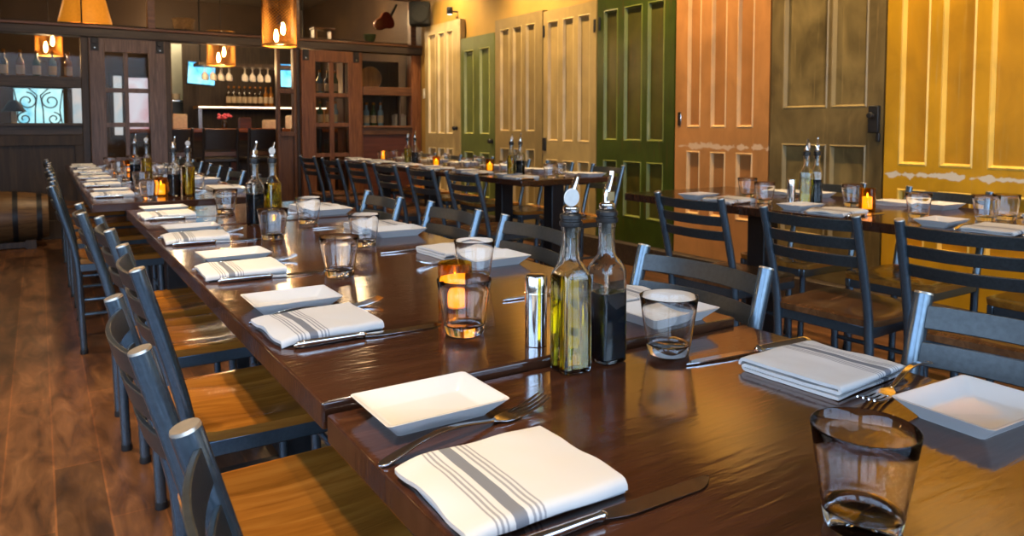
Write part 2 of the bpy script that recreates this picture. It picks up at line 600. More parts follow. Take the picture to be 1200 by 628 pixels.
P_white = paints('ivory_door_paint', (.44, .33, .15)); P_whitem = paints('ivory_lit_moulding', (.68, .55, .30))  # moulding copies are lighter: highlights on their edges put into the colour
P_green = paints('sage_door_paint', (.11, .135, .038)); P_greenm = paints('sage_lit_moulding', (.32, .33, .10))
P_tan = paints('tan_door_paint', (.255, .18, .072)); P_tanm = paints('tan_lit_moulding', (.42, .31, .14))
P_cream = paints('cream_door_paint', (.37, .26, .10)); P_creamm = paints('cream_lit_moulding', (.52, .38, .17))
P_dk = paints('moss_door_paint', (.038, .056, .006), 1.6, scratch=(.12, .035, .01), amount=.7); P_dkp = paints('moss_panel_paint', (.062, .056, .009), 2, scratch=(.15, .05, .012), amount=.7); P_dkm = paints('moss_lit_moulding', (.14, .16, .03), scratch=(.5, .42, .2))
P_peach = paints('peach_door_paint', (.46, .20, .060), band=.78, band_col=(.62, .42, .26)); P_peachp = paints('peach_panel_paint', (.40, .17, .05)); P_peachm = paints('peach_lit_moulding', (.66, .40, .17))
P_brown = paints('bronze_door_paint', (.13, .09, .034), 2.6, scratch=(.3, .2, .08)); P_brownp = paints('bronze_panel_paint', (.17, .12, .044), 2.8, scratch=(.3, .22, .09)); P_brownm = paints('bronze_lit_moulding', (.26, .19, .08))
P_yel = paints('mustard_door_paint', (.52, .265, .010), scratch=(.45, .28, .09), band=.665, band_col=(.62, .54, .42)); P_yelp = paints('mustard_panel_paint', (.45, .225, .010), scratch=(.42, .28, .1)); P_yelm = paints('mustard_lit_moulding', (.80, .52, .10), scratch=(.8, .62, .3))

D1 = old_door('tall narrow ivory panelled door, the farthest against the ochre wall', 8.06, 7.175, 2.26, 2.16, .99, .835, .33, [(7.97, 7.77), (7.72, 7.55), (7.51, 7.35)], P_white, P_white, P_whitem)
D2 = old_door('short sage green door with two panel columns beside the ivory door', 7.165, 6.455, 2.035, 1.90, .995, .81, .33, [(7.09, 6.885), (6.755, 6.55)], P_green, P_green, P_greenm)
D3 = old_door('dull tan panelled door between the sage green door and the cream door', 6.445, 5.605, 2.15, 2.05, 1.03, .87, .327, [(6.345, 6.17), (6.11, 5.95), (5.88, 5.725)], P_tan, P_tan, P_tanm)
D4 = old_door('cream panelled door with black latch left of the mossy green door', 5.595, 4.825, 2.13, 2.035, .945, .785, .325, [(5.52, 5.36), (5.295, 5.135), (5.075, 4.91)], P_cream, P_cream, P_creamm)
D5 = old_door('dark mossy green panelled door left of the peach door', 4.815, 3.922, 2.14, 2.03, .967, .813, .364, [(4.73, 4.555), (4.48, 4.27), (4.213, 4.03)], P_dk, P_dkp, P_dkm)
D6 = old_door('peach orange panelled door with keyhole plate and scuffed lock rail', 3.914, 3.087, 2.26, 2.15, 1.077, .914, .457, [(3.798, 3.668), (3.577, 3.438), (3.35, 3.211)], P_peach, P_peachp, P_peachm)
D7 = old_door('bronze brown door with two wide panels and a black rim lock', 3.081, 2.328, 2.26, 2.15, 1.196, .984, .42, [(2.988, 2.676), (2.656, 2.427)], P_brown, P_brownp, P_brownm)
D8 = old_door('mustard yellow panelled door with scraped paint strip at table height', 2.322, 1.42, 2.26, 2.15, .88, .755, .43, [(2.241, 2.086), (2.025, 1.86), (1.793, 1.55)], P_yel, P_yelp, P_yelm)
# ironmongery, each a part of its door (local coordinates)
def dloc(D, y, z): return (-.025, y - D.location.y, z - D.location.z)
def lock(D, name, y, z, h, w, d, mat, lab=None):
    c = dloc(D, y, z)
    o = box(name, mat, c[0] - d, c[0] + .001, c[1] - w / 2, c[1] + w / 2, c[2] - h / 2, c[2] + h / 2, D, bevel=.004)
    if lab: o['label'] = lab
    return o
kp = lock(D6, 'keyhole_plate', 3.868, 1.142, .10, .034, .005, M['steel'], 'worn steel keyhole plate')
MB().lathe([(.001, 0), (.009, 0), (.009, .004), (.001, .004)], 16, axis='X').build('keyhole', M['black'], kp, (-.034, 3.868 - D6.location.y, 1.155 - D6.location.z))
rl = lock(D7, 'rim_lock', 2.375, 1.13, .15, .06, .025, M['blackmetal'], 'black iron rim lock')
MB().lathe([(.001, -.05), (.014, -.048), (.02, -.035), (.012, -.02), (.008, 0), (.001, 0)], 20, axis='X').build('knob', M['blackmetal'], rl, (-.048, 2.372 - D7.location.y, 1.15 - D7.location.z))
lock(D7, 'staple', 2.352, 1.03, .05, .02, .015, M['blackmetal'])
lock(D4, 'latch', 5.565, .92, .12, .05, .014, M['blackmetal'], 'black iron latch')
for D, y, z in ((D4, 5.58, 1.95), (D4, 4.845, 1.92), (D5, 4.78, 1.93)):
    lock(D, 'hinge', y, z, .11, .022, .012, M['blackmetal'])
for D, y, z in ((D1, 7.26, 1.06), (D2, 6.50, .93)):
    c = dloc(D, y, z)
    MB().lathe([(.001, -.055), (.02, -.052), (.026, -.035), (.016, -.02), (.01, -.006), (.024, -.004), (.024, 0), (.001, 0)], 20, axis='X').build('knob', M['blackmetal'], D, (c[0], c[1], c[2]))

# ------------------------------------------------------------------ chairs
def chair_proto(label, seat_mat):
    """faces local +x; origin on the floor under the seat"""
    root = empty('ladder_back_chair')
    tag(root, label, 'chair')
    # saddle seat
    nx, ny, m = 17, 17, MB()
    def outline(u, v):
        x = .20 * u; y = .198 * v * (1 - .05 * (u < 0) * u * u)
        k = .055
        ax, ay = abs(x) - (.20 - k), abs(y) - (.198 - k)
        if ax > 0 and ay > 0:
            L = max(ax, ay) / math.hypot(ax, ay)
            x = math.copysign(.20 - k + ax * L, x); y = math.copysign(.198 - k + ay * L, y)
        return x, y
    top, bot = [], []
    for i in range(nx):
        for j in range(ny):
            u, v = -1 + 2 * i / (nx - 1), -1 + 2 * j / (ny - 1)
            x, y = outline(u, v)
            dip = -.011 * sum(math.exp(-(((x + .03) / .11) ** 2 + ((y - s_ * .085) / .075) ** 2)) for s_ in (-1, 1))
            e = max(abs(u), abs(v))
            top.append((x, y, .462 + dip - (.004 if e > .99 else 0)))
            bot.append((x * .985, y * .985, .436))
    fs = []
    n2 = nx * ny
    for i in range(nx - 1):
        for j in range(ny - 1):
            a = i * ny + j
            fs.append((a, a + ny, a + ny + 1, a + 1))
            fs.append((n2 + a, n2 + a + 1, n2 + a + ny + 1, n2 + a + ny))
    rim = [j for j in range(ny)] + [i * ny + ny - 1 for i in range(1, nx)] + [(nx - 1) * ny + j for j in range(ny - 2, -1, -1)] + [i * ny for i in range(nx - 2, 0, -1)]
    for k in range(len(rim)):
        a, b = rim[k], rim[(k + 1) % len(rim)]
        fs.append((a, b, n2 + b, n2 + a))
    m.add(top + bot, fs).build('seat', seat_mat, root, smooth=40)
    fm = MB()
    fm.box(-.185, .185, .160, .183, .398, .4355).box(-.185, .185, -.183, -.160, .398, .4355).box(.163, .186, -.16, .16, .398, .4355).box(-.186, -.163, -.16, .16, .398, .4355)
    fm.build('seat_frame', M['metal'], root, bevel=.004)
    py = .172
    prof = [(-.175, .012), (-.178, .10), (-.182, .25), (-.187, .38), (-.194, .46), (-.208, .53), (-.228, .61), (-.25, .69), (-.272, .765), (-.285, .81)]
    for s_ in (-1, 1):
        pts = []
        for i in range(len(prof) - 1):
            for k in range(3):
                t = k / 3
                pts.append((prof[i][0] * (1 - t) + prof[i + 1][0] * t, s_ * py, prof[i][1] * (1 - t) + prof[i + 1][1] * t))
        pts.append((prof[-1][0], s_ * py, prof[-1][1]))
        l = MB().tube(pts, .0152, 16).build('back_post', M['metal'], root, smooth=50)
        MB().lathe([(.0165, 0), (.0175, .004), (.0165, .022)], 14, (prof[0][0], s_ * py, 0)).build('foot_cap', M['rubber'], l)
        tx = Vector((prof[-1][0] - prof[-2][0], 0, prof[-1][1] - prof[-2][1])).normalized()
        c_ = Vector((prof[-1][0], s_ * py, prof[-1][1])) + tx * .0002
        cp = MB().tube([c_, c_ + tx * .0035], [.0150, .0142], 16).build('end_cap', M['cap'], l)
        fl = MB().tube([(.18, s_ * .165, .012), (.172, s_ * .165, .25), (.166, s_ * .165, .43)], .0135, 14).build('front_leg', M['metal'], root)
        MB().lathe([(.015, 0), (.0158, .004), (.015, .022)], 14, (.18, s_ * .165, 0)).build('foot_cap', M['rubber'], fl)
        MB().tube([(-.178, s_ * py, .19), (.174, s_ * .165, .19)], .0085, 10).build('stretcher', M['metal'], root)
    MB().tube([(.171, -.16, .27), (.171, .16, .27)], .0085, 10).build('stretcher', M['metal'], root)
    for z in (.775, .715, .655):
        x = -.2725 + (.775 - z) * .28
        pth = [(x - .030 * (1 - (k / 9 - 1) ** 2) + .001, -py + .012 + (2 * py - .024) * k / 18, z) for k in range(19)]
        MB().strip(pth, .040, .0075, (-.28, 0, 1)).build('back_slat', M['slat'], root, bevel=.0015)
    return root


CH = Proto(chair_proto('chair', M['seat']))
CHD = Proto(chair_proto('chair', M['seatdark']))

G_cl = 'ladder back chairs along the left side of the long table'
G_cr = 'ladder back chairs along the right side of the long table'
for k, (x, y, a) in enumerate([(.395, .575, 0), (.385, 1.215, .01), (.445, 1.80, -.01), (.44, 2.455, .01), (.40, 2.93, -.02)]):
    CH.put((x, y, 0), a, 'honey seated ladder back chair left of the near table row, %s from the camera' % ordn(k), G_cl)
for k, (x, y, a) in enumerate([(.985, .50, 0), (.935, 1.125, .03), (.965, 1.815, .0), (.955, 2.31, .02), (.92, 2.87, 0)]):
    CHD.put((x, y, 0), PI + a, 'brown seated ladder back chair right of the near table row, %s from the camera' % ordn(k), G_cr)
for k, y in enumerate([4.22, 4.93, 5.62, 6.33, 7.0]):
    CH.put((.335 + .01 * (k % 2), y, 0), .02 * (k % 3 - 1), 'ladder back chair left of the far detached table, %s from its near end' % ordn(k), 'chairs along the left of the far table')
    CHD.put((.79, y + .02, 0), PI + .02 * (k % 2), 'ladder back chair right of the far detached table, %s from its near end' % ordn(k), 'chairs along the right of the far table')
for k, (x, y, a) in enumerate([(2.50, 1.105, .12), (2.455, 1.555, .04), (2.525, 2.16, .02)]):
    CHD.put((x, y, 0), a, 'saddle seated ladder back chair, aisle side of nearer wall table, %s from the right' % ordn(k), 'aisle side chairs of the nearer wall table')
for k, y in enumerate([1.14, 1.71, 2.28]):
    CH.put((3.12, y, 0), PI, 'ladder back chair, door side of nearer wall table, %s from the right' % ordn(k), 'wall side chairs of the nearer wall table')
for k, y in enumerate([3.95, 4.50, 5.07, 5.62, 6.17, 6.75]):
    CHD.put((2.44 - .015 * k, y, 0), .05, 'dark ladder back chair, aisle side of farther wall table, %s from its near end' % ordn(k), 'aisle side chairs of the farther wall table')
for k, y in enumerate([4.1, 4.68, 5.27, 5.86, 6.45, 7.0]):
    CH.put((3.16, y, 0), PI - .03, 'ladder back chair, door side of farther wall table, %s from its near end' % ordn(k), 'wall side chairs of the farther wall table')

# ------------------------------------------------------------------ tables
def table(label, x0, x1, y0, y1, z, legs, group=None):
    root = empty('dining_table', ((x0 + x1) / 2, (y0 + y1) / 2, 0))
    tag(root, label, 'table', group)
    hx, hy = (x1 - x0) / 2, (y1 - y0) / 2
    box('tabletop', M['table'], -hx, hx, -hy, hy, z - .036, z, root, bevel=.0035, seg=3)
    for ly in legs:
        c = MB().box(-.05, .05, ly - .05, ly + .05, .03, z - .05).build('pedestal', M['blackmetal'], root, bevel=.006)
        MB().box(-.26, .26, ly - .035, ly + .035, .006, .034).box(-.035, .035, ly - .24, ly + .24, .0065, .0345).build('foot', M['blackmetal'], root, bevel=.006)
        box('mounting_plate', M['blackmetal'], -.22, .22, ly - .1, ly + .1, z - .051, z - .0362, root)
        for sx in (-1, 1):
            MB().lathe([(.014, 0), (.014, .006)], 10, (sx * .24, ly, 0)).build('glide', M['rubber'], root)
    return root


XA, XB = .291, 1.058
table('varnished dark brown table nearest the camera, slightly lower than the next', XA + .003, XB + .012, .02, .889, .737, [0])
table('long varnished dark brown table in the middle of the near row', XA, XB, .897, 2.690, .75, [-.55, .55])
table('square varnished table at the far end of the near row', XA + .004, XB + .004, 2.698, 3.36, .753, [0])
table('long dark table standing apart near the back partition, in line with the row', .19, .957, 3.70, 7.45, .75, [-1.5, -.5, .5, 1.5])
table('dark wooden table with black pedestals along the mustard and peach doors', 2.52, 3.287, .55, 2.86, .75, [-.72, .6])
table('long dark table along the ivory, green and cream doors', 2.52, 3.287, 3.82, 7.35, .75, [-1.58, -.95, .25, 1.3])

# ------------------------------------------------------------------ tableware
def plate_proto():
    lx, ly, h = .0825, .0615, .023
    def ring(a, b, z, k, n=6):
        pts = []
        for qx, qy, a0 in ((1, 1, 0), (-1, 1, 90), (-1, -1, 180), (1, -1, 270)):
            for i in range(n + 1):
                t = math.radians(a0 + 90 * i / n)
                pts.append((qx * (a - k) + k * math.cos(t), qy * (b - k) + k * math.sin(t), z))
        return pts
    rings = [ring(lx - .022, ly - .022, 0, .006), ring(lx - .020, ly - .020, .003, .006), ring(lx - .0015, ly - .0015, h - .002, .007), ring(lx, ly, h, .007),
             ring(lx - .004, ly - .004, h, .007), ring(lx - .020, ly - .020, .0075, .008), ring(lx - .026, ly - .026, .0062, .008)]
    n = len(rings[0])
    vs = [p for r in rings for p in r]
    fs = []
    for i in range(len(rings) - 1):
        for k in range(n):
            fs.append((i * n + k, i * n + (k + 1) % n, (i + 1) * n + (k + 1) % n, (i + 1) * n + k))
    fs.append(tuple(range(n - 1, -1, -1)))
    e = (len(rings) - 1) * n
    fs.append(tuple(e + k for k in range(n)))
    o = MB().add(vs, fs).build('bread_plate', M['plate'], smooth=45)
    return tag(o, 'plate', 'plate')


def napkin_proto(seed):
    """cloth folded in an S: three doubled layers, the top one turned down over the near edge"""
    rnd = Vector((seed * 3.1, seed * 1.7, 0))
    pts = []
    def line(y0, y1, z, n, lay):
        for k in range(n):
            pts.append((y0 + (y1 - y0) * k / (n - 1), z, lay))
    def arc(y, z0, z1, sgn, lay, n=6):
        for k in range(1, n):
            a = -PI / 2 + PI * k / n
            pts.append((y + sgn * math.cos(a) * (z1 - z0) / 2, (z0 + z1) / 2 + math.sin(a) * (z1 - z0) / 2, lay + k / n))
    line(.074, -.072, .0032, 14, 0)
    arc(-.072, .0032, .0096, -1, 0)
    line(-.072, .072, .0096, 14, 1)
    arc(.072, .0096, .0162, 1, 1)
    line(.072, -.074, .0162, 18, 2)
    pts.append((-.0785, .0150, 2)); pts.append((-.0812, .0115, 2)); pts.append((-.0822, .0070, 2))
    n = len(pts)
    th = .0046
    nx = 30
    vs, fs = [], []
    for i in range(nx + 1):
        t = i / nx
        loop = []
        for k, (y, z, lay) in enumerate(pts):
            a, b = pts[max(0, k - 1)], pts[min(n - 1, k + 1)]
            ty, tz = b[0] - a[0], b[1] - a[1]
            L = math.hypot(ty, tz) or 1
            x0 = -.083 - .0035 * lay + .004 * noise.noise(Vector((y * 22, lay * 2, 0)) + rnd)
            x1 = .089 - .001 * lay + .002 * noise.noise(Vector((y * 22, lay * 2, 5)) + rnd)
            x = x0 + (x1 - x0) * t
            w = noise.noise(Vector((x * 15, y * 15, lay * .7)) + rnd)
            w2 = noise.noise(Vector((x * 34, y * 34, lay * .9)) + rnd)
            e = max(0, 1 - t * 6)
            lift = (.0022 * w + .0009 * w2) * (.35 + .4 * lay) + .0018 * e * math.sin(y * 55 + seed) * (lay > 0) - .0045 * e * e * (lay >= 1.5)
            edge = .0022 * noise.noise(Vector((x * 18, 2.0, lay)) + rnd)
            for s_ in (1, -1):
                q = th / 2 * (.72 if k in (0, n - 1) else 1)
                loop.append((s_, x, y + edge - s_ * q * tz / L, max(.0006, z + lift + s_ * q * ty / L)))
        up = [p[1:] for p in loop if p[0] == 1]
        dn = [p[1:] for p in loop if p[0] == -1]
        vs += up + dn[::-1]
    m2 = 2 * n
    for i in range(nx):
        for k in range(m2):
            fs.append((i * m2 + k, i * m2 + (k + 1) % m2, (i + 1) * m2 + (k + 1) % m2, (i + 1) * m2 + k))
    for base in (0, nx * m2):
        for k in range(n - 1):
            fs.append((base + k, base + k + 1, base + m2 - 2 - k, base + m2 - 1 - k))
    o = MB().add(vs, fs).build('napkin', M['napkin'], smooth=70)
    return tag(o, 'napkin', 'napkin')


def fork_proto():
    root = empty('fork')
    tag(root, 'fork', 'fork')
    L = .150
    pth, ws = [], []
    for k in range(25):
        t = k / 24
        x = -.120 + L * t
        z = .0018 + .011 * math.sin(PI * min(1, t * .98)) ** 1.3 + .002 * t
        w = .0085 if t > .15 else .0135
        if .12 < t < .3: w = .0135 - (t - .12) / .18 * .005
        if t >= .3: w = .0085 - (t - .3) / .7 * .0028
        if t < .06: w = .0135 * math.sqrt(max(.05, 1 - ((.06 - t) / .06) ** 2))
        pth.append((x, 0, z)); ws.append(w)
    MB().strip(pth, ws, .0026, (0, 1, 0)).build('handle', M['steel'], root, bevel=.0008)
    hp = [(.029, 0, .0042), (.034, 0, .0036), (.042, 0, .0028), (.052, 0, .0024), (.060, 0, .0026)]
    hd = MB().strip(hp, [.0058, .0095, .0195, .0235, .0238], .002, (0, 1, 0)).build('head', M['steel'], root, bevel=.0006)
    for k in range(4):
        y = -.0099 + .0066 * k
        MB().strip([(.0595, y, .0026), (.08, y, .004), (.1, y, .0075), (.112, y * .96, .0115)], [.0043, .0036, .003, .0018], .0018, (0, 1, 0)).build('tine', M['steel'], hd)
    root.scale = (1.1, 1.1, 1.1)
    return root


def knife_proto():
    root = empty('table_knife')
    tag(root, 'knife', 'knife')
    h = MB()
    pts = [(-.128 + .105 * t / 16, 0, .0052) for t in range(17)]
    rs = [.0052 * math.sqrt(max(.08, 1 - (1 - min(1, t / 2.0)) ** 2)) * (1.0 - .28 * max(0, t - 4) / 12) for t in range(17)]
    pts += [(-.021, 0, .0048), (-.018, 0, .0046), (-.014, 0, .0044)]
    rs += [.0046, .0044, .0026]
    h.tube(pts, rs, 14, flat=1.65).build('handle', M['steel'], root, smooth=50)
    b = MB()
    up, lo = [], []
    n = 20
    for k in range(n + 1):
        t = k / n
        x = -.016 + .138 * t
        back = .0068 * (1 - max(0, (t - .8) / .2) ** 2 * .35)
        edge = -.0035 - .0062 * min(1, t / .18) ** .8
        if t > .78: edge = -.0097 + (.0097 + .0035) * ((t - .78) / .22) ** 2
        up.append((x, back, .0042 - .0015 * t)); lo.append((x, edge, .0032 - .0016 * t))
    vs = [(x, y, z + .0009) for x, y, z in up] + [(x, y, z + .0002) for x, y, z in lo] + [(x, y, z - .0009) for x, y, z in up] + [(x, y, z - .0002) for x, y, z in lo]
    m_ = n + 1
    fs = []
    for k in range(n):
        fs += [(k, k + 1, m_ + k + 1, m_ + k), (2 * m_ + k, 3 * m_ + k, 3 * m_ + k + 1, 2 * m_ + k + 1), (k, 2 * m_ + k, 2 * m_ + k + 1, k + 1), (m_ + k, m_ + k + 1, 3 * m_ + k + 1, 3 * m_ + k)]
    fs += [(0, m_, 3 * m_, 2 * m_), (n, 2 * m_ + n, 3 * m_ + n, m_ + n)]
    b.add(vs, fs).build('blade', M['steel'], root, smooth=30)
    root.scale = (1.04, 1.1, 1.05)
    return root


def glass_proto():
    root = empty('tumbler')
    tag(root, 'glass', 'glass')
    rb, rt, h = .0325, .0462, .093
    t0 = .0168
    f = lambda z: rb + (rt - rb) * z / h
    MB().lathe([(.0001, 0), (rb - .003, 0), (rb, .0025), (f(t0), t0), (f(t0) - .002, t0 + .0012), (rb - .007, .0152), (.0001, .0142)], 40).build('base', M['glass'], root, smooth=60)
    prof = [(f(z) + .0001, z) for z in (t0 + .0003, .03, .05, .075, h - .0008)] + [(rt - .0002, h - .0001), (rt - .0008, h + .0003), (rt - .0014, h - .0003)]
    prof += [(f(z) - .0016, z) for z in (.075, .05, .03, t0 + .0014)]
    MB().lathe(prof, 48, close=True).build('wall', M['glasswall'], root, smooth=60)
    return root


def bottle_proto(liquid, label, spout_kind):
    root = empty('cruet_bottle')
    tag(root, label, 'bottle')
    a = .0235
    def sq(r, z, k, n=5):
        pts = []
        k = min(k, r)
        for qx, qy, a0 in ((1, 1, 0), (-1, 1, 90), (-1, -1, 180), (1, -1, 270)):
            for i in range(n + 1):
                t = math.radians(a0 + 90 * i / n)
                pts.append((qx * (r - k) + k * math.cos(t), qy * (r - k) + k * math.sin(t), z))
        return pts
    def shell(rings):
        n = len(rings[0])
        vs = [p for r in rings for p in r]
        fs = []
        for i in range(len(rings) - 1):
            for k in range(n):
                fs.append((i * n + k, i * n + (k + 1) % n, (i + 1) * n + (k + 1) % n, (i + 1) * n + k))
        fs.append(tuple(range(n - 1, -1, -1)))
        e = (len(rings) - 1) * n
        fs.append(tuple(e + k for k in range(n)))
        return MB().add(vs, fs)
    prof = [(a - .003, 0, .006), (a, .003, .006), (a, .138, .006), (a - .001, .146, .008), (a - .005, .156, .012), (a - .0095, .165, .014), (.0135, .172, .0135), (.0125, .180, .0125), (.0125, .206, .0125), (.0142, .207, .0142), (.0142, .214, .0142)]
    inner = [(.0095, .2135, .0095), (.0098, .18, .0098), (.0108, .172, .0108), (a - .012, .165, .011), (a - .008, .156, .011), (a - .0038, .145, .006), (a - .003, .137, .005), (a - .003, .007, .005), (a - .005, .0055, .004)]
    shell([sq(*p) for p in prof + inner]).build('bottle_body', M['bottleglass'], root, smooth=50)
    lr = a - .0024
    top = .143 if liquid is M['oil'] else .108
    shell([sq(lr - .002, .0060, .004), sq(lr, .0075, .005), sq(lr, min(top, .137), .005)] + ([sq(lr - .0012, top, .0055)] if top > .137 else [])).build('liquid', liquid, root, smooth=40)
    st = MB().lathe([(.0088, .198), (.0088, .2142), (.0165, .2145), (.0172, .217), (.0172, .221), (.0152, .2222), (.0152, .2245), (.0168, .2257), (.0168, .231), (.0145, .233), (.001, .233)], 24).build('stopper', M['black'], root)
    MB().lathe([(.011, .2332), (.0125, .236), (.012, .2425), (.0085, .2445), (.001, .2445)], 20).build('collar', M['steel'], st)
    sp = MB().tube([(0, 0, .2445), (0, 0, .255), (.002, 0, .264), (.006, 0, .275), (.0095, 0, .286)], [.0062, .0058, .0053, .0047, .0040], 14).build('pour_spout', M['steel'], root)
    if spout_kind:      # round flap hinged on the spout
        MB().lathe([(.001, -.0012), (.0125, -.0012), (.0134, 0), (.0125, .0012), (.001, .0012)], 26, (-.006, -.0105, .2575), 'Y').build('flap', M['white'], sp)
        MB().strip([(-.006, -.008, .262), (0, -.0068, .275), (.007, -.003, .288)], .004, .0015, (0, 1, 0)).build('flap_arm', M['steel'], sp)
    else:
        MB().box(-.008, .008, -.009, -.0064, .247, .262).build('flap', M['steel'], sp, bevel=.001)
        MB().tube([(.009, 0, .286), (.0098, 0, .292)], [.0046, .0044], 12).build('tip_cap', M['steel'], sp)
    return root


def shaker_proto():
    root = empty('pepper_shaker')
    tag(root, 'shaker', 'shaker')
    MB().lathe([(.0165, 0), (.0175, .001), (.0175, .084), (.017, .0845), (.001, .0845)], 32).build('body', M['steel'], root)
    l = MB().lathe([(.017, .0847), (.0178, .0855), (.0178, .108), (.0165, .1115), (.012, .1135), (.001, .114)], 32).build('lid', M['steel'], root)
    return root


def candle_proto():
    root = empty('candle_holder')
    tag(root, 'candle', 'candle holder')
    r, h = .032, .092
    MB().lathe([(.001, 0), (r - .004, 0), (r - .001, .003), (r, .02), (r, h - .001), (r - .0015, h), (r - .003, h - .001), (r - .003, .02), (r - .006, .009), (.001, .008)], 32).build('amber_cup', M['amber'], root, smooth=50)
    c = MB().lathe([(.001, .0095), (.019, .0095), (.019, .056), (.016, .0575), (.001, .0555)], 20).build('candle', M['wax'], root)
    MB().lathe([(.0008, .056), (.0024, .059), (.0031, .063), (.002, .068), (.0005, .073)], 12).build('flame', M['flame'], c)
    return root


PL = Proto(plate_proto()); NK = [Proto(napkin_proto(k)) for k in range(3)]
FK = Proto(fork_proto()); KN = Proto(knife_proto()); GL = Proto(glass_proto())
OIL = Proto(bottle_proto(M['oil'], 'oil', 1)); VIN = Proto(bottle_proto(M['vinegar'], 'vinegar', 0))
SH = Proto(shaker_proto()); CA = Proto(candle_proto())

cnt = [0]


def setting(side, x, y, z, where, grp, d=None, cutlery=True):
    """side +1: diner on the -x side (bread plate lies farther along +y); -1: the mirror place. (x, y) = napkin centre"""
    d = d or {}
    cnt[0] += 1
    j = lambda s_: random.uniform(-s_, s_)
    r0 = 0 if side > 0 else PI
    px, py, pr = d.get('plate', (.012 + j(.008), .178 + j(.01), j(.05)))
    PL.put((x + side * px, y + side * py, z), r0 + pr, 'white bread plate ' + where, 'bread plates ' + grp)
    nr = d.get('nap', j(.06))
    NK[cnt[0] % 3].put((x, y, z), r0 + nr, 'folded striped napkin ' + where, 'striped napkins ' + grp)
    if cutlery:
        fx, fy, fr = d.get('fork', (.045 + j(.008), .103 + j(.003), .06 + j(.03)))
        FK.put((x + side * fx, y + side * fy, z), r0 + fr, 'steel fork ' + where, 'forks ' + grp)
        kx, ky, kr = d.get('knife', (.055 + j(.01), -.100 + j(.003), j(.03)))
        KN.put((x + side * kx, y + side * ky, z), r0 + kr, 'steel knife ' + where, 'knives ' + grp)


# near row, left side
gl, gr = 'on the left of the near row', 'on the right of the near row'
zt = .737
setting(1, .388, .612, zt, 'nearest the camera on the left of the near table', gl, dict(plate=(.015, .207, .0), nap=-.02, fork=(.034, .132, .2), knife=(.055, -.103, .0)))
zs_ = [('opposite the second left chair', 1.237), ('opposite the third left chair', 1.805), ('opposite the fourth left chair', 2.40)]
for w_, y in zs_:
    setting(1, .395, y, .75, w_ + ' of the near row', gl)
setting(1, .40, 3.03, .753, 'at the left of the square end table of the near row', gl)
# near row, right side
setting(-1, .958, .648, zt, 'nearest the camera on the right of the near table', gr, dict(plate=(-.01, .205, -.05), nap=.06, fork=(-.045, .088, .2), knife=(.02, -.118, -.13)))
setting(-1, .955, 1.13, .75, 'by the second right chair of the near row', gr)
setting(-1, .957, 1.76, .75, 'by the third right chair of the near row', gr)
setting(-1, .955, 2.33, .75, 'by the fourth right chair of the near row', gr)
setting(-1, .955, 2.98, .753, 'at the right of the square end table of the near row', gr)
# detached far table
for k, y in enumerate([4.10, 4.82, 5.50, 6.20, 6.92]):
    setting(1, .30, y, .75, 'on far detached table, left side, %s from its near end' % ordn(k), 'on the left of the far table')
    setting(-1, .85, y + .12, .75, 'on far detached table, right side, %s from its near end' % ordn(k), 'on the right of the far table')
# nearer wall table
for k, y in enumerate([1.16, 1.74, 2.28]):
    setting(1, 2.63, y, .75, 'on nearer wall table, aisle side, %s from its near end' % ordn(k), 'on the aisle side of the nearer wall table')
for k, y in enumerate([1.20, 1.79, 2.38]):
    setting(-1, 3.17, y, .75, 'on nearer wall table, door side, %s from its near end' % ordn(k), 'on the door side of the nearer wall table')
# farther wall table
for k, y in enumerate([3.99, 4.56, 5.13, 5.70, 6.27, 6.84]):
    setting(1, 2.63, y, .75, 'on farther wall table, aisle side, %s from its near end' % ordn(k), 'on the aisle side of the farther wall table')
    setting(-1, 3.17, y + .1, .75, 'on farther wall table, door side, %s from its near end' % ordn(k), 'on the door side of the farther wall table')

gg = 'water tumblers on the near row'
for x, y, z, w_ in [(.616, .374, zt, 'closest to the camera at the table front'), (.833, .838, zt, 'right of the vinegar bottle on the near table'), (.593, 1.072, .75, 'in front of the lit amber candle cup'),
                    (.812, 1.42, .75, 'behind the lit amber candle cup'), (.578, 1.64, .75, 'left of centre on the middle table, beyond the candle cup'), (.783, 2.01, .75, 'right of centre on the middle table'),
                    (.597, 2.285, .75, 'in front of the far oil bottle pair'), (.80, 2.585, .75, 'to the right of the far oil bottle pair'), (.613, 3.04, .753, 'alone on the square end table')]:
    GL.put((x, y, z), 0, 'clear tumbler ' + w_, gg)
for k, (x, y) in enumerate([(.43, 3.80), (.69, 4.15), (.47, 4.5), (.68, 4.75), (.47, 5.2), (.67, 5.45), (.47, 5.9), (.66, 6.15), (.47, 6.6), (.66, 6.9)]):
    GL.put((x, y, .75), 0, 'clear tumbler on the far detached table, %s from its near end' % ordn(k), 'tumblers on the far table')
for x, y, w_ in [(2.88, 2.38, 'standing beside its twin in front of the peach door'), (2.73, 2.16, 'nearer the aisle of the twin pair at the peach door'), (2.94, 1.87, 'right of the oil bottles by the bronze door'),
                 (2.78, 1.50, 'before the far napkin at the mustard door'), (2.90, 1.32, 'left of the mustard door pair'), (2.995, 1.295, 'right of the mustard door pair')]:
    GL.put((x, y, .75), 0, 'tumbler on nearer wall table ' + w_, 'tumblers on the nearer wall table')
for k, (x, y) in enumerate([(2.82, 3.93), (2.97, 4.02), (2.80, 4.45), (2.98, 4.62), (2.80, 5.02), (2.99, 5.15), (2.80, 5.62), (2.99, 5.72), (2.81, 6.15), (2.99, 6.3), (2.80, 6.7), (3.0, 6.88)]):
    GL.put((x, y, .75), 0, 'clear tumbler on the farther wall table, %s from its near end' % ordn(k), 'tumblers on the farther wall table')

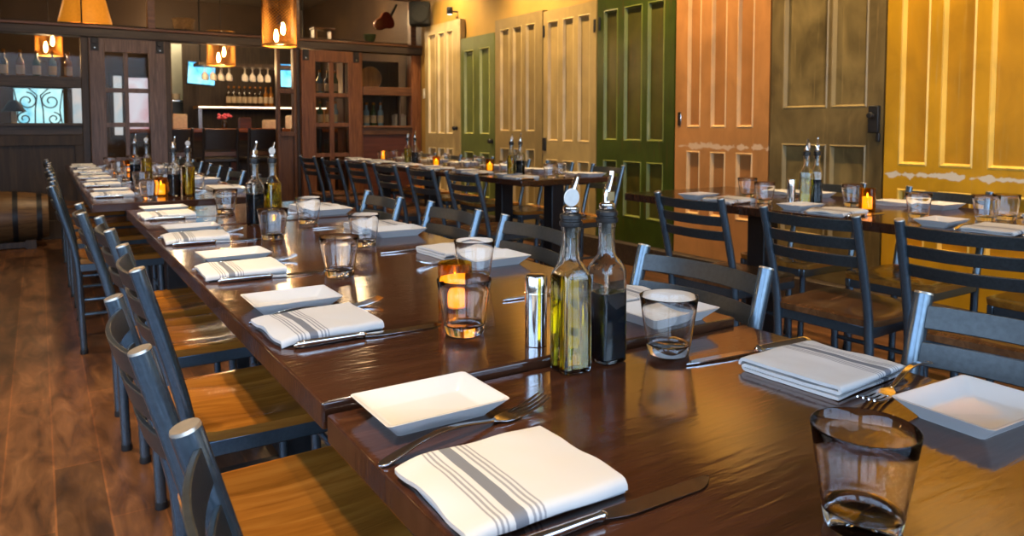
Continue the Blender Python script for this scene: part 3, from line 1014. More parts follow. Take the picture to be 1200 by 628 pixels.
def pair(x, y, z, dx, dy, a, w_):
    OIL.put((x, y, z), a, 'square cruet of yellow olive oil ' + w_, 'oil bottles')
    VIN.put((x + dx, y + dy, z), a + .1, 'square cruet of dark vinegar ' + w_, 'vinegar bottles')
pair(.655, .860, zt, .073, .006, math.radians(-4), 'on the near table by the steel shaker')
pair(.695, 2.655, .75, -.062, -.005, .3, 'at the far end of the middle table')
pair(2.83, 2.02, .75, .066, -.005, .4, 'on the nearer wall table before the bronze door')
pair(2.69, 4.20, .75, .06, -.02, .4, 'on the farther wall table before the tan door')
pair(2.72, 5.93, .75, .06, -.02, .4, 'at the far end of the farther wall table')
pair(.62, 3.93, .75, -.065, 0, .4, 'at the near end of the far detached table')
pair(.56, 5.05, .75, -.065, 0, .4, 'halfway along the far detached table')
SH.put((.658, .955, .75), 0, 'brushed steel cylindrical shaker left of the near oil bottle', 'steel shakers')
SH.put((2.782, 2.06, .75), 0, 'steel cylindrical shaker left of the oil bottle on the wall table', 'steel shakers')
for x, y, z, w_ in [(.652, 1.215, .75, 'on the middle table left of the oil bottle'), (.50, 3.97, .75, 'at the near end of the far detached table'), (2.83, 1.735, .75, 'on the nearer wall table before the bronze door'),
                    (2.85, 4.75, .75, 'near end of the farther wall table'), (2.74, 5.42, .75, 'middle of the farther wall table'), (2.88, 6.85, .75, 'far end of the farther wall table, by the partition'), (.56, 6.05, .75, 'far part of the detached table')]:
    CA.put((x, y, z), 0, 'amber candle cup ' + w_, 'amber candle cups')

# ------------------------------------------------------------------ timber partition at the back
Y0, Y1 = 8.30, 8.42
# left section: posts, rails, panes
wl = MB()
for x0, x1 in ((-2.9, -2.82), (-1.55, -1.45), (.37, .435)):
    wl.box(x0, x1, Y0, Y1, 0, 1.95)
struct(wl.build('wall_partition_posts', M['darkwood'], bevel=.004))
for k, (x0, x1) in enumerate(((-2.82, -1.55), (-1.45, .37))):
    w = MB().box(x0, x1, Y0 + .005, Y1 - .005, 1.0, 1.115).box(x0, x1, Y0 - .012, Y1 - .005, 1.455, 1.56).build('window_%d' % (5 + k), M['darkwoodx'], bevel=.005)
    struct(w)
    MB().box(x0, x1, Y0 - .03, Y0 + .004, 1.085, 1.112).build('sill', M['darkwoodx'], w, bevel=.004)
    MB().box(x0, x1, Y0 + .055, Y0 + .059, 1.115, 1.455).build('lower_pane', M['panedim'], w)
    MB().box(x0, x1, Y0 + .055, Y0 + .059, 1.56, 1.95).build('upper_pane', M['panedim'], w)
    p = MB().box(x0, x1, Y0 + .03, Y1 - .03, 0, 1.0)
    p.box(x0, x1, Y0 + .005, Y0 + .03, .9, 1.0).box(x0, x1, Y0 + .005, Y0 + .03, 0, .18).box(x1 - .07, x1, Y0 + .006, Y0 + .03, .18, .9).box(x0, x0 + .07, Y0 + .006, Y0 + .03, .18, .9)
    struct(p.build('wall_partition_panel', M['panelwood'], bevel=.003))
# top beam and clerestory
struct(box('trim_1', M['darkwoodx'], XL, XR, Y0 - .03, Y1 + .02, 1.952, 2.035, bevel=.006))
struct(box('trim_2', M['redwoodx'], XL, XR, Y0 - .045, Y1 + .035, 2.036, 2.062, bevel=.004))
cx = [XL, -1.5, -.3, 1.0, 2.47, 3.90]
w = MB()
for x in cx[1:]:
    w.box(x - .035, x + .035, Y0, Y1 - .02, 2.062, 2.60)
w.box(XL, XR, Y0, Y1 - .02, 2.60, 2.72)
w = struct(w.build('window_7', M['redwoodx'], bevel=.004))
for a, b in zip(cx, cx[1:]):
    MB().box(a + .035, b - .035, Y0 + .05, Y0 + .054, 2.062, 2.60).build('pane', M['panedim'], w)
struct(box('wall_partition_head', M['brownwall'], XL, XR, Y0 + .01, Y1 - .03, 2.72, ZC))

def barn_door(label, x0, x1, sl, sr, mat, matx, panes_x):
    root = empty('barn_door', ((x0 + x1) / 2, 8.285, .03))
    tag(root, label, 'door', 'pair of glazed barn doors in the back partition', 'thing')
    cxx = (x0 + x1) / 2
    a, b = x0 - cxx, x1 - cxx
    T = 1.91
    f = MB().box(a, sl - cxx, -.045, 0, 0, T).box(sr - cxx, b, -.045, 0, 0, T)
    f.box(sl - cxx, sr - cxx, -.0445, -.0005, T - .13, T).box(sl - cxx, sr - cxx, -.0445, -.0005, 0, .28)
    f.build('door_frame', mat, root, bevel=.003)
    g = MB()
    ms = (panes_x[0] - cxx, panes_x[1] - cxx)
    g.box(ms[0], ms[1], -.038, -.008, .28, T - .13)
    for z in (1.385, 1.045, .70):
        g.box(sl - cxx, ms[0], -.037, -.009, z, z + .045).box(ms[1], sr - cxx, -.037, -.009, z, z + .045)
    g.build('muntins', mat, root, bevel=.002)
    zz = [.28, .70, 1.045, 1.385, T - .13]
    for i in range(4):
        za = zz[i] + (.045 if i else 0)
        for u0, u1 in ((sl - cxx, ms[0]), (ms[1], sr - cxx)):
            MB().box(u0, u1, -.026, -.022, za, zz[i + 1]).build('pane', M['panedim'], root)
    for xx in (a + .05, b - .05):
        h = MB().box(xx - .035, xx + .035, -.058, -.0455, T - .12, T + .0).build('roller_bracket', M['blackmetal'], root, bevel=.003)
        MB().lathe([(.001, -.072), (.026, -.072), (.03, -.066), (.026, -.0585), (.001, -.0585)], 18, (xx, 0, T - .03), 'Y').build('roller', M['blackmetal'], h)
        MB().lathe([(.001, -.066), (.007, -.065), (.008, -.0585)], 10, (xx, 0, T - .095), 'Y').build('bolt', M['steel'], h)
    return root

barn_door('weathered brown glazed barn door left of the bar opening', .437, 1.112, .571, .957, M['doorwood'], M['doorwood'], (.734, .772))
barn_door('reddish brown glazed barn door right of the bar opening', 2.495, 3.185, 2.655, 3.04, M['redwood'], M['redwoodx'], (2.815, 2.868))
# opening jambs and the narrow sidelight
struct(MB().box(1.113, 1.165, Y0, Y1, 0, 1.95).build('trim_3', M['darkwood'], bevel=.003))
struct(MB().box(2.46, 2.494, Y0, Y1, 0, 1.95).build('trim_4', M['darkwood'], bevel=.003))
sl_ = MB().box(2.245, 2.277, Y0 + .01, Y1 - .02, 0, 1.95).box(2.425, 2.459, Y0 + .01, Y1 - .02, 0, 1.95).box(2.277, 2.425, Y0 + .012, Y1 - .022, 1.45, 1.50).box(2.277, 2.425, Y0 + .012, Y1 - .022, .97, 1.02)
sl_ = struct(sl_.build('window_8', M['sidewood'], bevel=.003))
MB().box(2.277, 2.425, Y0 + .05, Y0 + .07, 0, .97).build('panel', M['sidewood'], sl_)
# right section
struct(MB().box(3.19, 3.235, Y0, Y1, 0, 1.95).box(3.865, 3.95, Y0, Y1, 0, 1.95).build('wall_partition_posts', M['redwood'], bevel=.004))
w = MB().box(3.235, 3.865, Y0 + .005, Y1 - .005, .98, 1.085).box(3.235, 3.865, Y0 - .012, Y1 - .005, 1.45, 1.55).build('window_9', M['redwoodx'], bevel=.005)
struct(w)
MB().box(3.235, 3.865, Y0 - .03, Y0 + .004, 1.06, 1.088).build('sill', M['redwoodx'], w, bevel=.004)
MB().box(3.235, 3.865, Y0 + .055, Y0 + .059, 1.085, 1.45).build('lower_pane', M['panedim'], w)
MB().box(3.235, 3.865, Y0 + .055, Y0 + .059, 1.55, 1.95).build('upper_pane', M['panedim'], w)
MB().box(3.715, 3.735, Y0 + .03, Y0 + .09, 1.085, 1.45).build('glazing_bar', M['darkwood'], w)
struct(MB().box(3.235, 3.865, Y0 + .03, Y1 - .03, 0, .98).build('wall_partition_panel', M['redpanel']))
struct(MB().box(3.95, 4.0, Y0 + .02, Y1 - .02, 0, 2.06).build('trim_5', M['redwood']))

# barrel in front of the left panel
br = empty('barrel', (-.34, 7.98, 0), 0)
tag(br, 'dark oak barrel lying on its side below the left partition panel', 'barrel')
L, R = .40, .235
MB().lathe([(.001, -L + .015), (.185, -L + .015), (.187, -L)] + [(R - .045 * (t / 8) ** 2, L * t / 8) for t in range(-8, 9)] + [(.187, L), (.185, L - .015), (.001, L - .015)], 36, (0, 0, .27), 'X').build('staves', M['barrel'], br, smooth=40)
for xx in (-.33, -.15, .15, .33):
    r_ = R - .045 * (xx / L) ** 2 + .001
    MB().lathe([(r_ - .002, xx - .02), (r_ + .003, xx - .02), (r_ + .003, xx + .02), (r_ - .002, xx + .02)], 36, (0, 0, .27), 'X', close=True).build('hoop', M['blackmetal'], br)
MB().box(-.3, -.22, -.2, .2, 0, .075).box(.22, .3, -.2, .2, 0, .075).box(-.22, .22, -.17, -.11, .01, .06).build('cradle', M['darkwood'], br)

# ------------------------------------------------------------------ pendants
def pendant(label, x, y, zb, r, h, zc=ZC):
    root = empty('pendant_lamp', (x, y, zb))
    tag(root, label, 'pendant lamp', 'amber wire mesh pendant lamps')
    n, m_ = 30, 16
    vs, fs = [], []
    for j in range(2 * m_ + 1):
        for k in range(n):
            a = 2 * PI * (k + .5 * (j % 2)) / n
            vs.append((r * math.cos(a), r * math.sin(a), h * j / (2 * m_)))
    for j in range(0, 2 * m_ - 1):
        for k in range(n):
            o = j % 2
            a = j * n + k
            l = (j + 1) * n + (k - 1 + o) % n
            rr = (j + 1) * n + (k + o) % n
            t = (j + 2) * n + k
            fs.append((a, rr, t, l))
    cage = MB().add(vs, fs).build('mesh_shade', M['copper'], root, smooth=0)
    wf = cage.modifiers.new('wire', 'WIREFRAME')
    wf.thickness = .0042
    wf.use_replace = True
    for zz in (0, h):
        MB().lathe([(r - .004, zz - .006), (r + .004, zz - .006), (r + .004, zz + .006), (r - .004, zz + .006)], 40, close=True).build('rim', M['copper'], cage)
    MB().tube([(0, 0, h * .62), (0, 0, zc - zb)], .004, 8).build('cord', M['black'], root)
    MB().box(-r, r, -.004, .004, h - .003, h + .003).box(-.004, .004, -r, r, h - .003, h + .003).build('spider', M['copper'], cage)
    s = MB().lathe([(.018, h * .42), (.022, h * .46), (.022, h * .6), (.008, h * .63)], 16).build('socket', M['black'], root)
    for dx, dz in ((-.03, .02), (.035, .09)):
        MB().lathe([(.001, 0), (.014, .012), (.021, .04), (.019, .075), (.011, .1), (.009, .115)], 16, (dx, 0, dz + .01)).build('bulb', M['bulb'], root, smooth=60)
    ld = bpy.data.lights.new('pendant_glow', 'POINT')
    ld.energy = 7
    ld.color = (1, .62, .28)
    ld.shadow_soft_size = .03
    lo = bpy.data.objects.new('pendant_glow', ld)
    COL.objects.link(lo)
    lo.location = (x, y, zb - .03)
    return root

pendant('amber wire mesh pendant lamp hanging in front of the bar opening', 1.92, 7.0, 1.835, .155, .46)
pendant('amber wire mesh pendant lamp hanging over the bar counter', 1.92, 9.6, 1.83, .165, .40)
pendant('amber wire mesh pendant lamp seen through the upper left pane', .13, 9.6, 1.86, .13, .33)
pendant('amber wire mesh pendant lamp behind the right barn door', 3.0, 9.9, 1.60, .12, .33)

for k, (x, y) in enumerate([(-2.1, 3.4), (-2.1, 5.1), (-2.1, 6.8)]):  # out of view, added for door reflections and warm light from the left
    pendant('added stand-in pendant lamp along the left wall, %s from the street end' % ordn(k), x, y, 1.6, .155, .46)
# shade lamp seen through the clerestory
sh = empty('shade_lamp', (.48, 9.5, 2.2))
tag(sh, 'orange cone lamp shade glowing behind the clerestory glass', 'pendant lamp')
MB().lathe([(.27, 0), (.20, .30), (.06, .42), (.055, .42), (.195, .30), (.264, 0)], 36, close=True).build('lamp_shade', M['orangeshade'], sh, smooth=50)
MB().lathe([(.001, .05), (.04, .06), (.055, .1), (.03, .16), (.001, .2)], 20).build('bulb', M['bulb'], sh)
MB().tube([(0, 0, .40), (0, 0, .9)], .006, 8).build('cord', M['black'], sh)

# ------------------------------------------------------------------ bar room
struct(box('wall_kitchen', M['kitchen'], 1.5, 2.16, 12.5, 12.6, 0, 2.35))
def bar():
    root = empty('bar_counter', (1.9, 9.95, 0))
    tag(root, 'red brown bar counter behind the opening in the partition', 'bar counter')
    box('counter_top', M['bar'], -1.0, 1.9, -.3, .25, 1.0, 1.05, root, bevel=.008)
    f = box('counter_front', M['redpanel'], -.95, 1.85, -.18, .2, 0, .999, root)
    for k in range(5):
        x = -.93 + .57 * k
        box('front_panel', M['darkwoodx'], x, x + .5, -.2, -.181, .12, .9, f, bevel=.006)
    MB().tube([(-.95, -.27, .2), (1.85, -.27, .2)], .016, 12).build('foot_rail', M['amberbottle'], root)
    for x in (-.9, .4, 1.8):
        MB().tube([(x, -.27, .2), (x, -.18, .2)], .01, 8).build('rail_bracket', M['blackmetal'], f)
    return root
bar()
# high chairs at the bar: dark panel backs
def bar_stool():
    root = empty('bar_stool')
    tag(root, 'stool', 'bar stool')
    box('seat', M['darkchair'], -.2, .2, -.2, .2, .66, .71, root, bevel=.012)
    for sx in (-1, 1):
        MB().tube([(sx * .19, -.21, 0), (sx * .19, -.2, .68), (sx * .185, -.25, 1.06)], .016, 10).build('back_post', M['darkchair'], root)
        MB().tube([(sx * .19, .19, 0), (sx * .18, .18, .67)], .016, 10).build('front_leg', M['darkchair'], root)
        MB().tube([(sx * .19, -.2, .28), (sx * .185, .185, .28)], .01, 8).build('stretcher', M['darkchair'], root)
    MB().strip([(-.17, -.23, .93), (0, -.265, .93), (.17, -.23, .93)], .24, .014, (0, -.15, 1)).build('backrest', M['darkchair'], root, bevel=.004)
    MB().strip([(-.175, -.2, .76), (.175, -.2, .76)], .04, .012, (0, 0, 1)).build('back_slat', M['redwoodx'], root)
    return root
ST = Proto(bar_stool())
for k, x in enumerate([1.3, 1.78, 2.27, 2.76]):
    ST.put((x, 9.25, 0), .05 * (k - 1), 'dark high backed stool at the bar counter, %s from the left' % ordn(k), 'dark stools at the bar')
# back bar
bb = empty('back_bar', (2.6, 11.75, 0))
tag(bb, 'dark back bar cabinet with glowing shelf edge', 'back bar')
MB().box(-.75, 1.35, -.25, .3, 0, 1.0).build('cabinet', M['darkwood'], bb, bevel=.006)
MB().box(-.75, 1.35, .26, .3, 1.0, 2.3).build('back_panel', M['panelwood'], bb)
sf = MB().box(-.62, 1.3, -.22, .26, 1.335, 1.375).build('shelf', M['goldwood'], bb)
MB().box(-.62, 1.3, -.226, -.2205, 1.35, 1.362).build('light_strip', M['stripwhite'], sf)
MB().box(-.62, -.57, -.2, .2, 1.0, 1.335).build('shelf_support', M['steel'], sf)
MB().box(1.25, 1.3, -.2, .2, 1.0, 1.335).build('shelf_support', M['goldwood'], sf)

def bottle_simple(mat, cat='bottle'):
    root = empty('liquor_bottle')
    tag(root, 'bottle', cat)
    MB().lathe([(.034, 0), (.036, .004), (.036, .17), (.032, .195), (.016, .215), (.013, .23), (.013, .285), (.015, .287), (.015, .295), (.001, .296)], 18).build('bottle_body', mat, root, smooth=50)
    MB().lathe([(.0365, .05), (.0368, .052), (.0368, .14), (.0365, .142)], 18).build('paper_label', M['label'], root)
    MB().lathe([(.0155, .27), (.0165, .272), (.0165, .30), (.001, .301)], 14).build('cap', M['amberbottle'], root)
    return root
LB = [Proto(bottle_simple(M[k])) for k in ('darkbottle', 'greenbottle', 'amberbottle', 'bluebottle')]
for k in range(9):
    LB[0 if k < 7 else 2].put((2.42 + .078 * k, 11.62, 1.376), 0, 'dark labelled bottle on the back bar shelf, %s from the left' % ordn(k), 'dark bottles on the back bar shelf')

def stem_glass():
    root = empty('stem_glass')
    tag(root, 'glass', 'wine glass')
    MB().lathe([(.033, 0), (.034, .002), (.006, .006), (.0035, .015), (.0035, .075), (.012, .085), (.032, .11), (.037, .14), (.033, .18), (.0315, .18), (.035, .14), (.030, .112), (.010, .088), (.001, .086)], 18).build('bowl_and_stem', M['white_glass'], root, smooth=50)
    return root
M['white_glass'] = plain('frosted_reflective_glass', (.75, .72, .66), .15, 0, .6)
rk = empty('glass_rack', (2.25, 10.3, 1.0))
tag(rk, 'dark hanging rack holding upturned stemmed glasses over the bar', 'glass rack')
MB().box(-.5, .95, -.2, .2, .86, .9).build('rack_board', M['darkwood'], rk)
for sx in (-.45, .9):
    MB().tube([(sx, 0, .9), (sx, 0, ZC - 1.0)], .01, 8).build('hanger', M['blackmetal'], rk)
sg = stem_glass()
SG = Proto(sg)
c_ = 0
for r_ in range(2):
    for k in range(9):
        if k == 4: continue
        SG.put((1.83 + .1 * k + .05 * r_, 10.2 + .17 * r_, 1.8605), (PI, 0, 0), 'upturned stemmed glass in bar rack, %s from left, %s row' % (ordn(k), ('front', 'rear')[r_]), 'stemmed glasses hanging over the bar')

def tv(label, c, w, h, ry):
    root = empty('television', c)
    tag(root, label, 'television')
    root.rotation_euler = (0, ry, 0)
    box('case', M['black'], -w / 2 - .02, w / 2 + .02, 0, .05, -h / 2 - .02, h / 2 + .02, root, bevel=.005)
    box('screen', M['tv'], -w / 2, w / 2, -.004, -.0002, -h / 2, h / 2, root)
    MB().tube([(0, .05, 0), (0, .5, .0)], .02, 10).build('wall_bracket', M['blackmetal'], root)
    return root
tv('tilted blue television above the bar, left of the hanging glasses', (2.0, 11.35, 1.83), .36, .30, .07)
tv('blue television seen through the narrow sidelight', (3.30, 11.45, 1.85), .30, .34, 0)

# kitchen shelf with pots
ks = empty('wall_shelf', (1.75, 12.35, 1.47))
tag(ks, 'steel shelf on the pale kitchen wall beyond the bar', 'shelf')
box('board', M['steel'], -.45, .35, -.14, .14, -.02, 0, ks, bevel=.004)
for sx in (-.35, .25):
    MB().box(sx - .01, sx + .01, -.1, .14, -.12, -.021).build('bracket', M['steel'], ks)
pot = MB().lathe([(.05, 0), (.055, .004), (.055, .1), (.05, .102), (.048, .1), (.048, .008), (.001, .006)], 20).build('canister', M['canister'], smooth=40)
tag(pot, 'can', 'canister')
PT = Proto(pot)
for k, x in enumerate([1.45, 1.62, 1.80, 1.97]):
    PT.put((x, 12.33, 1.4705), 0, 'small pale canister on the kitchen shelf, %s from the left' % ordn(k), 'canisters on the kitchen shelf')
# things on the counter
fl = empty('flower_vase', (2.02, 10.0, 1.051))
tag(fl, 'small vase of pink flowers on the bar counter', 'vase')
MB().lathe([(.03, 0), (.04, .03), (.03, .09), (.026, .1), (.001, .1)], 18).build('vase', M['darkbottle'], fl)
fm = MB()
for k in range(16):
    a, r_ = k * 2.4, .022 * math.sqrt(k)
    fm.lathe([(.001, -.02), (.02, -.008), (.022, .006), (.001, .02)], 8, (r_ * math.cos(a), r_ * math.sin(a), .135 + .02 * (k % 3)))
fm.build('blossoms', M['pink'], fl)
for k, (x, w_, h, mt, lab) in enumerate([(1.50, .16, .17, 'canister', 'cream paper box on the bar counter at the left'), (2.28, .14, .13, 'redpanel', 'dark red box on the bar counter'), (2.62, .2, .1, 'canister', 'low tan box on the bar counter'), (2.95, .24, .16, 'paper', 'white paper stack on the bar counter at the right')]):
    o = MB().box(-w_ / 2, w_ / 2, -.07, .07, 0, h).box(-w_ / 2 + .01, w_ / 2 - .01, -.06, .06, h, h + .012).build('counter_box', M[mt], None, (x, 10.02, 1.051), (0, 0, .1 * (k - 1)), bevel=.004)
    tag(o, lab, 'box')

# daylight windows beyond the left panes
def lit_window(n, x0, x1, z0, z1, y, mat):
    f = MB().box(x0 - .05, x0, y, y + .06, z0 - .05, z1 + .05).box(x1, x1 + .05, y, y + .06, z0 - .05, z1 + .05).box(x0, x1, y, y + .06, z0 - .05, z0).box(x0, x1, y, y + .06, z1, z1 + .05)
    f = struct(f.build('window_%d' % n, M['darkwood']))
    MB().box(x0, x1, y + .03, y + .04, z0, z1).build('pane', mat, f)
    return f
struct(box('wall_side_room', M['brownwall'], XL, 1.45, 12.1, 12.2, 0, ZC))
wv = lit_window(10, -.26, .31, 1.10, 1.60, 12.02, M['bluewin'])
sc = MB()
def scroll(cx_, cz, r, s_, turns=1.4):
    pts = []
    for k in range(40):
        t = k / 39
        a = s_ * (t * turns * 2 * PI) + PI / 2
        q = r * (1 - .75 * t)
        pts.append((cx_ + q * math.cos(a), 12.012, cz + q * math.sin(a)))
    sc.tube(pts, .009, 6)
for s_ in (-1, 1):
    scroll(.025 + s_ * .14, 1.42, .12, s_)
    scroll(.025 + s_ * .17, 1.18, .09, -s_)
    sc.tube([(.025 + s_ * .05, 12.012, 1.08), (.025 + s_ * .045, 12.012, 1.3), (.025 + s_ * .02, 12.012, 1.5), (.025 + s_ * .12, 12.012, 1.6)], .009, 6)
    sc.tube([(.025 + s_ * .27, 12.012, 1.08), (.025 + s_ * .24, 12.012, 1.3), (.025 + s_ * .28, 12.012, 1.58)], .008, 6)
sc.tube([(-.29, 12.012, 1.09), (.34, 12.012, 1.09)], .01, 6).tube([(-.29, 12.012, 1.6), (.34, 12.012, 1.6)], .01, 6)
tag(sc.build('scroll_grille', M['blackmetal']), 'black wrought iron scroll grille across the blue daylight window', 'grille')
lit_window(11, .42, .56, 1.08, 1.66, 12.02, M['palewin'])
lit_window(12, .93, 1.04, .95, 1.80, 12.02, M['palewin'])
lit_window(16, 1.12, 1.38, .95, 1.78, 12.02, M['pinkwin'])
struct(box('wall_divider', M['brownwall'], 1.45, 1.5, 10.6, 12.5, 0, 2.3))

# lit shelf and table lamp behind the left partition window
ls = empty('hanging_shelf', (.05, 9.2, 1.50))
tag(ls, 'dark hanging shelf of bottles behind the upper left pane', 'shelf')
MB().box(-.85, .42, -.1, .1, .045, .07).build('shelf_board', M['redwoodx'], ls)
for sx in (-.8, .38):
    MB().tube([(sx, 0, .07), (sx, 0, ZC - 1.5)], .008, 8).build('hanger', M['blackmetal'], ls)
MB().box(-.85, .42, -.104, -.1005, .05, .062).build('light_strip', M['stripwhite'], ls)
for k in range(8):
    LB[(2, 3, 2, 0, 2, 1, 3, 2)[k]].put((-.70 + .142 * k, 9.2, 1.571), 0, 'bottle on the hanging shelf behind the upper left pane, %s from left' % ordn(k), 'bottles behind the upper left pane')
cs = empty('console_table', (-.35, 8.68, 0))
tag(cs, 'dark console table behind the lower left pane', 'console table')
box('top', M['darkwoodx'], -.6, .7, -.14, .14, 1.06, 1.10, cs, bevel=.005)
for sx in (-.55, .65):
    for sy in (-.1, .1):
        box('leg', M['darkwood'], sx - .03, sx + .03, sy - .03, sy + .03, 0, 1.06, cs)
tl = empty('table_lamp', (-.19, 8.66, 1.101))
tag(tl, 'small table lamp with black shade on cream stem behind lower left pane', 'table lamp')
MB().lathe([(.04, 0), (.042, .008), (.024, .02), (.022, .13), (.012, .15), (.001, .15)], 18).build('stem', M['canister'], tl, smooth=50)
MB().lathe([(.105, .125), (.05, .21), (.03, .235), (.001, .238), (.028, .228), (.048, .207), (.10, .127)], 24).build('lamp_shade', M['black'], tl, smooth=50)
# shelf of bottles behind the right partition window
shf = empty('display_shelf', (3.53, 8.68, 0))
tag(shf, 'timber display shelf behind the right partition window', 'shelf')
MB().box(-.30, .40, -.12, .14, 1.04, 1.07).build('shelf_board', M['redwoodx'], shf)
MB().box(-.30, .40, -.12, .14, 1.50, 1.52).build('shelf_board', M['redwoodx'], shf)
MB().box(-.30, .40, .145, .16, .9, 1.9).build('back_board', M['darkwood'], shf)
MB().box(-.30, -.28, -.12, .14, 0, 1.04).box(.38, .40, -.12, .14, 0, 1.04).build('support', M['darkwood'], shf)
c_ = 0
for r_ in range(2):
    for k in range(4):
        LB[(k * 2 + r_ + 1) % 4].put((3.31 + .092 * k + .04 * r_, 8.61 + .09 * r_, 1.071), 0, 'bottle behind right partition window, %s from left, %s row' % (ordn(k), ('front', 'rear')[r_]), 'bottles on the display shelf')
bk = []
for k in range(5):
    h = .15 + .012 * (k % 2)
    root = empty('book', (3.765 + .03 * k, 8.62, 1.071), 0)
    tag(root, 'pale book on the display shelf, %s from the left' % ordn(k), 'book', 'pale books on the display shelf')
    MB().box(0, .0025, -.055, .055, 0, h).box(.0245, .027, -.055, .055, 0, h).box(.0025, .0245, -.055, -.052, 0, h).build('cover', M['paper'], root)
    box('pages', M['white'], .0026, .0244, -.0519, .05, .003, h - .004, root)
for k, (mt, x) in enumerate([('bluebottle', 2.72), ('amberbottle', 2.95)]):
    pass
# second bottle shelf seen through the right barn door
sh2 = empty('bottle_shelf', (2.86, 8.72, 0))
tag(sh2, 'timber bottle shelf behind the right barn door', 'shelf')
MB().box(-.28, .28, -.1, .1, 1.05, 1.08).box(-.28, .28, -.1, .1, 1.42, 1.45).build('shelf_board', M['redwoodx'], sh2)
MB().box(-.28, -.25, -.1, .1, 0, 1.9).box(.25, .28, -.1, .1, 0, 1.9).build('upright', M['redwood'], sh2)
for r_, z in enumerate((1.081, 1.451)):
    for k in range(5):
        LB[(k + r_ * 2 + 3) % 4].put((2.67 + .095 * k, 8.72, z), 0, 'bottle behind right barn door, %s from left, %s shelf' % (ordn(k), ('lower', 'upper')[r_]), 'bottles behind the right barn door')
# pans and glasses hung behind upper right pane: a wide wooden disc
wd = MB().lathe([(.001, -.012), (.14, -.012), (.15, 0), (.14, .012), (.001, .012)], 36, (0, 0, 0), 'Y').build('wooden_platter', M['goldwood'], None, (3.52, 8.76, 1.675))
tag(wd, 'round golden wooden platter standing behind the upper right pane', 'platter')

# things on the beam in front of / behind the clerestory
bs = empty('wicker_basket', (1.35, 8.62, 2.10))
tag(bs, 'round tan wicker basket behind the clerestory glass above the opening', 'basket')
MB().lathe([(.001, 0), (.09, 0), (.105, .05), (.11, .12), (.104, .122), (.1, .05), (.001, .01)], 28).build('basket_body', M['wicker'], bs, smooth=40)
MB().lathe([(.112, .115), (.118, .122), (.112, .13), (.104, .122)], 28, close=True).build('rim', M['wicker'], bs)
lg = struct(box('trim_6', M['darkwoodx'], XL, XR, Y1 + .021, Y1 + .36, 2.05, 2.099))
wb = empty('wooden_stool', (2.86, 8.6, 2.10))
tag(wb, 'small wooden footstool standing behind the clerestory above the right barn door', 'footstool')
box('top', M['redwoodx'], -.13, .13, -.08, .08, .11, .135, wb, bevel=.005)
for sx in (-.1, .1):
    MB().box(sx - .015, sx + .015, -.06, .06, 0, .11).build('leg', M['redwood'], wb)
ct = MB().lathe([(.03, 0), (.05, .01), (.075, .06), (.08, .1), (.074, .1), (.068, .06), (.001, .02)], 24).build('metal_bowl', M['greenbottle'], None, (3.45, 8.6, 2.10))
tag(ct, 'dark green metal bowl behind the clerestory at the right', 'bowl')
gt = empty('string_instrument', (3.66, 8.56, 2.30), 0)
tag(gt, 'dark red rounded stringed instrument hanging in the right clerestory', 'instrument')
ob = [(0, 0)]
def gl_out(n=40):
    pts = []
    for k in range(n):
        a = 2 * PI * k / n
        r_ = .115 + .025 * math.cos(2 * a) - .02 * math.cos(a * 3)
        pts.append((r_ * math.cos(a) * .95, r_ * math.sin(a)))
    return pts
o_ = gl_out()
nn = len(o_)
MB().add([(x, -.03, z) for x, z in o_] + [(x, .03, z) for x, z in o_], [tuple(range(nn)), tuple(range(2 * nn - 1, nn - 1, -1))] + [(k, nn + k, nn + (k + 1) % nn, (k + 1) % nn) for k in range(nn)]).build('body', M['redleather'], gt, bevel=.008)
MB().tube([(.10, -.02, .03), (.24, -.02, .12)], .017, 10).build('neck', M['blackmetal'], gt)
gt.rotation_euler = (0, -.5, 0)
gt.location = (3.63, 8.56, 2.36)

# speaker on the right wall at the partition
sp = empty('wall_speaker', (3.83, 7.98, 2.40))
tag(sp, 'black round faced speaker high in the corner by the ivory door', 'speaker')
sp.rotation_euler = (0, 0, -.5)
box('case', M['speaker'], -.125, .125, -.10, .10, -.14, .14, sp, bevel=.03, seg=4)
MB().lathe([(.001, -.112), (.05, -.11), (.09, -.118), (.105, -.112), (.108, -.1005)], 30, (0, 0, -.01), 'Y').build('cone', M['speaker'], sp, smooth=50)
MB().tube([(.0, .1, 0), (.1, .13, 0)], .012, 8).build('bracket', M['blackmetal'], sp)
# spot fitting above the ivory door
sl2 = empty('spot_lamp', (3.90, 7.36, 2.36))
tag(sl2, 'small black spot lamp on the wall above the ivory door', 'spot lamp')
MB().lathe([(.001, 0), (.03, 0), (.035, .01), (.035, .07), (.03, .08), (.001, .08)], 20, (0, 0, -.035), 'Z').build('housing', M['blackmetal'], sl2)
MB().lathe([(.001, -.04), (.025, -.036), (.028, -.0355), (.001, -.0352)], 16).build('lens', M['stripwhite'], sl2)
MB().tube([(.03, 0, 0), (.1, 0, 0)], .009, 8).build('arm', M['blackmetal'], sl2)
sw = empty('light_switch', (3.995, 8.2, 1.478))
tag(sw, 'white light switch plate beside the ivory door', 'light switch')
box('plate', M['white'], -.006, .004, -.04, .04, -.06, .06, sw, bevel=.003)
box('rocker', M['white'], -.011, -.0062, -.012, .012, -.022, .022, sw, bevel=.002)

# ------------------------------------------------------------------ lights
def spot(name, loc, tgt, e, col=(1, .72, .40), size=75, blend=.7, r=.04):
    ld = bpy.data.lights.new(name, 'SPOT')
    ld.energy = e
    ld.color = col
    ld.spot_size = math.radians(size)
    ld.spot_blend = blend
    ld.shadow_soft_size = r
    o = bpy.data.objects.new(name, ld)
    COL.objects.link(o)
    o.location = loc
    o.rotation_euler = (Vector(tgt) - Vector(loc)).to_track_quat('-Z', 'Y').to_euler()
    return o


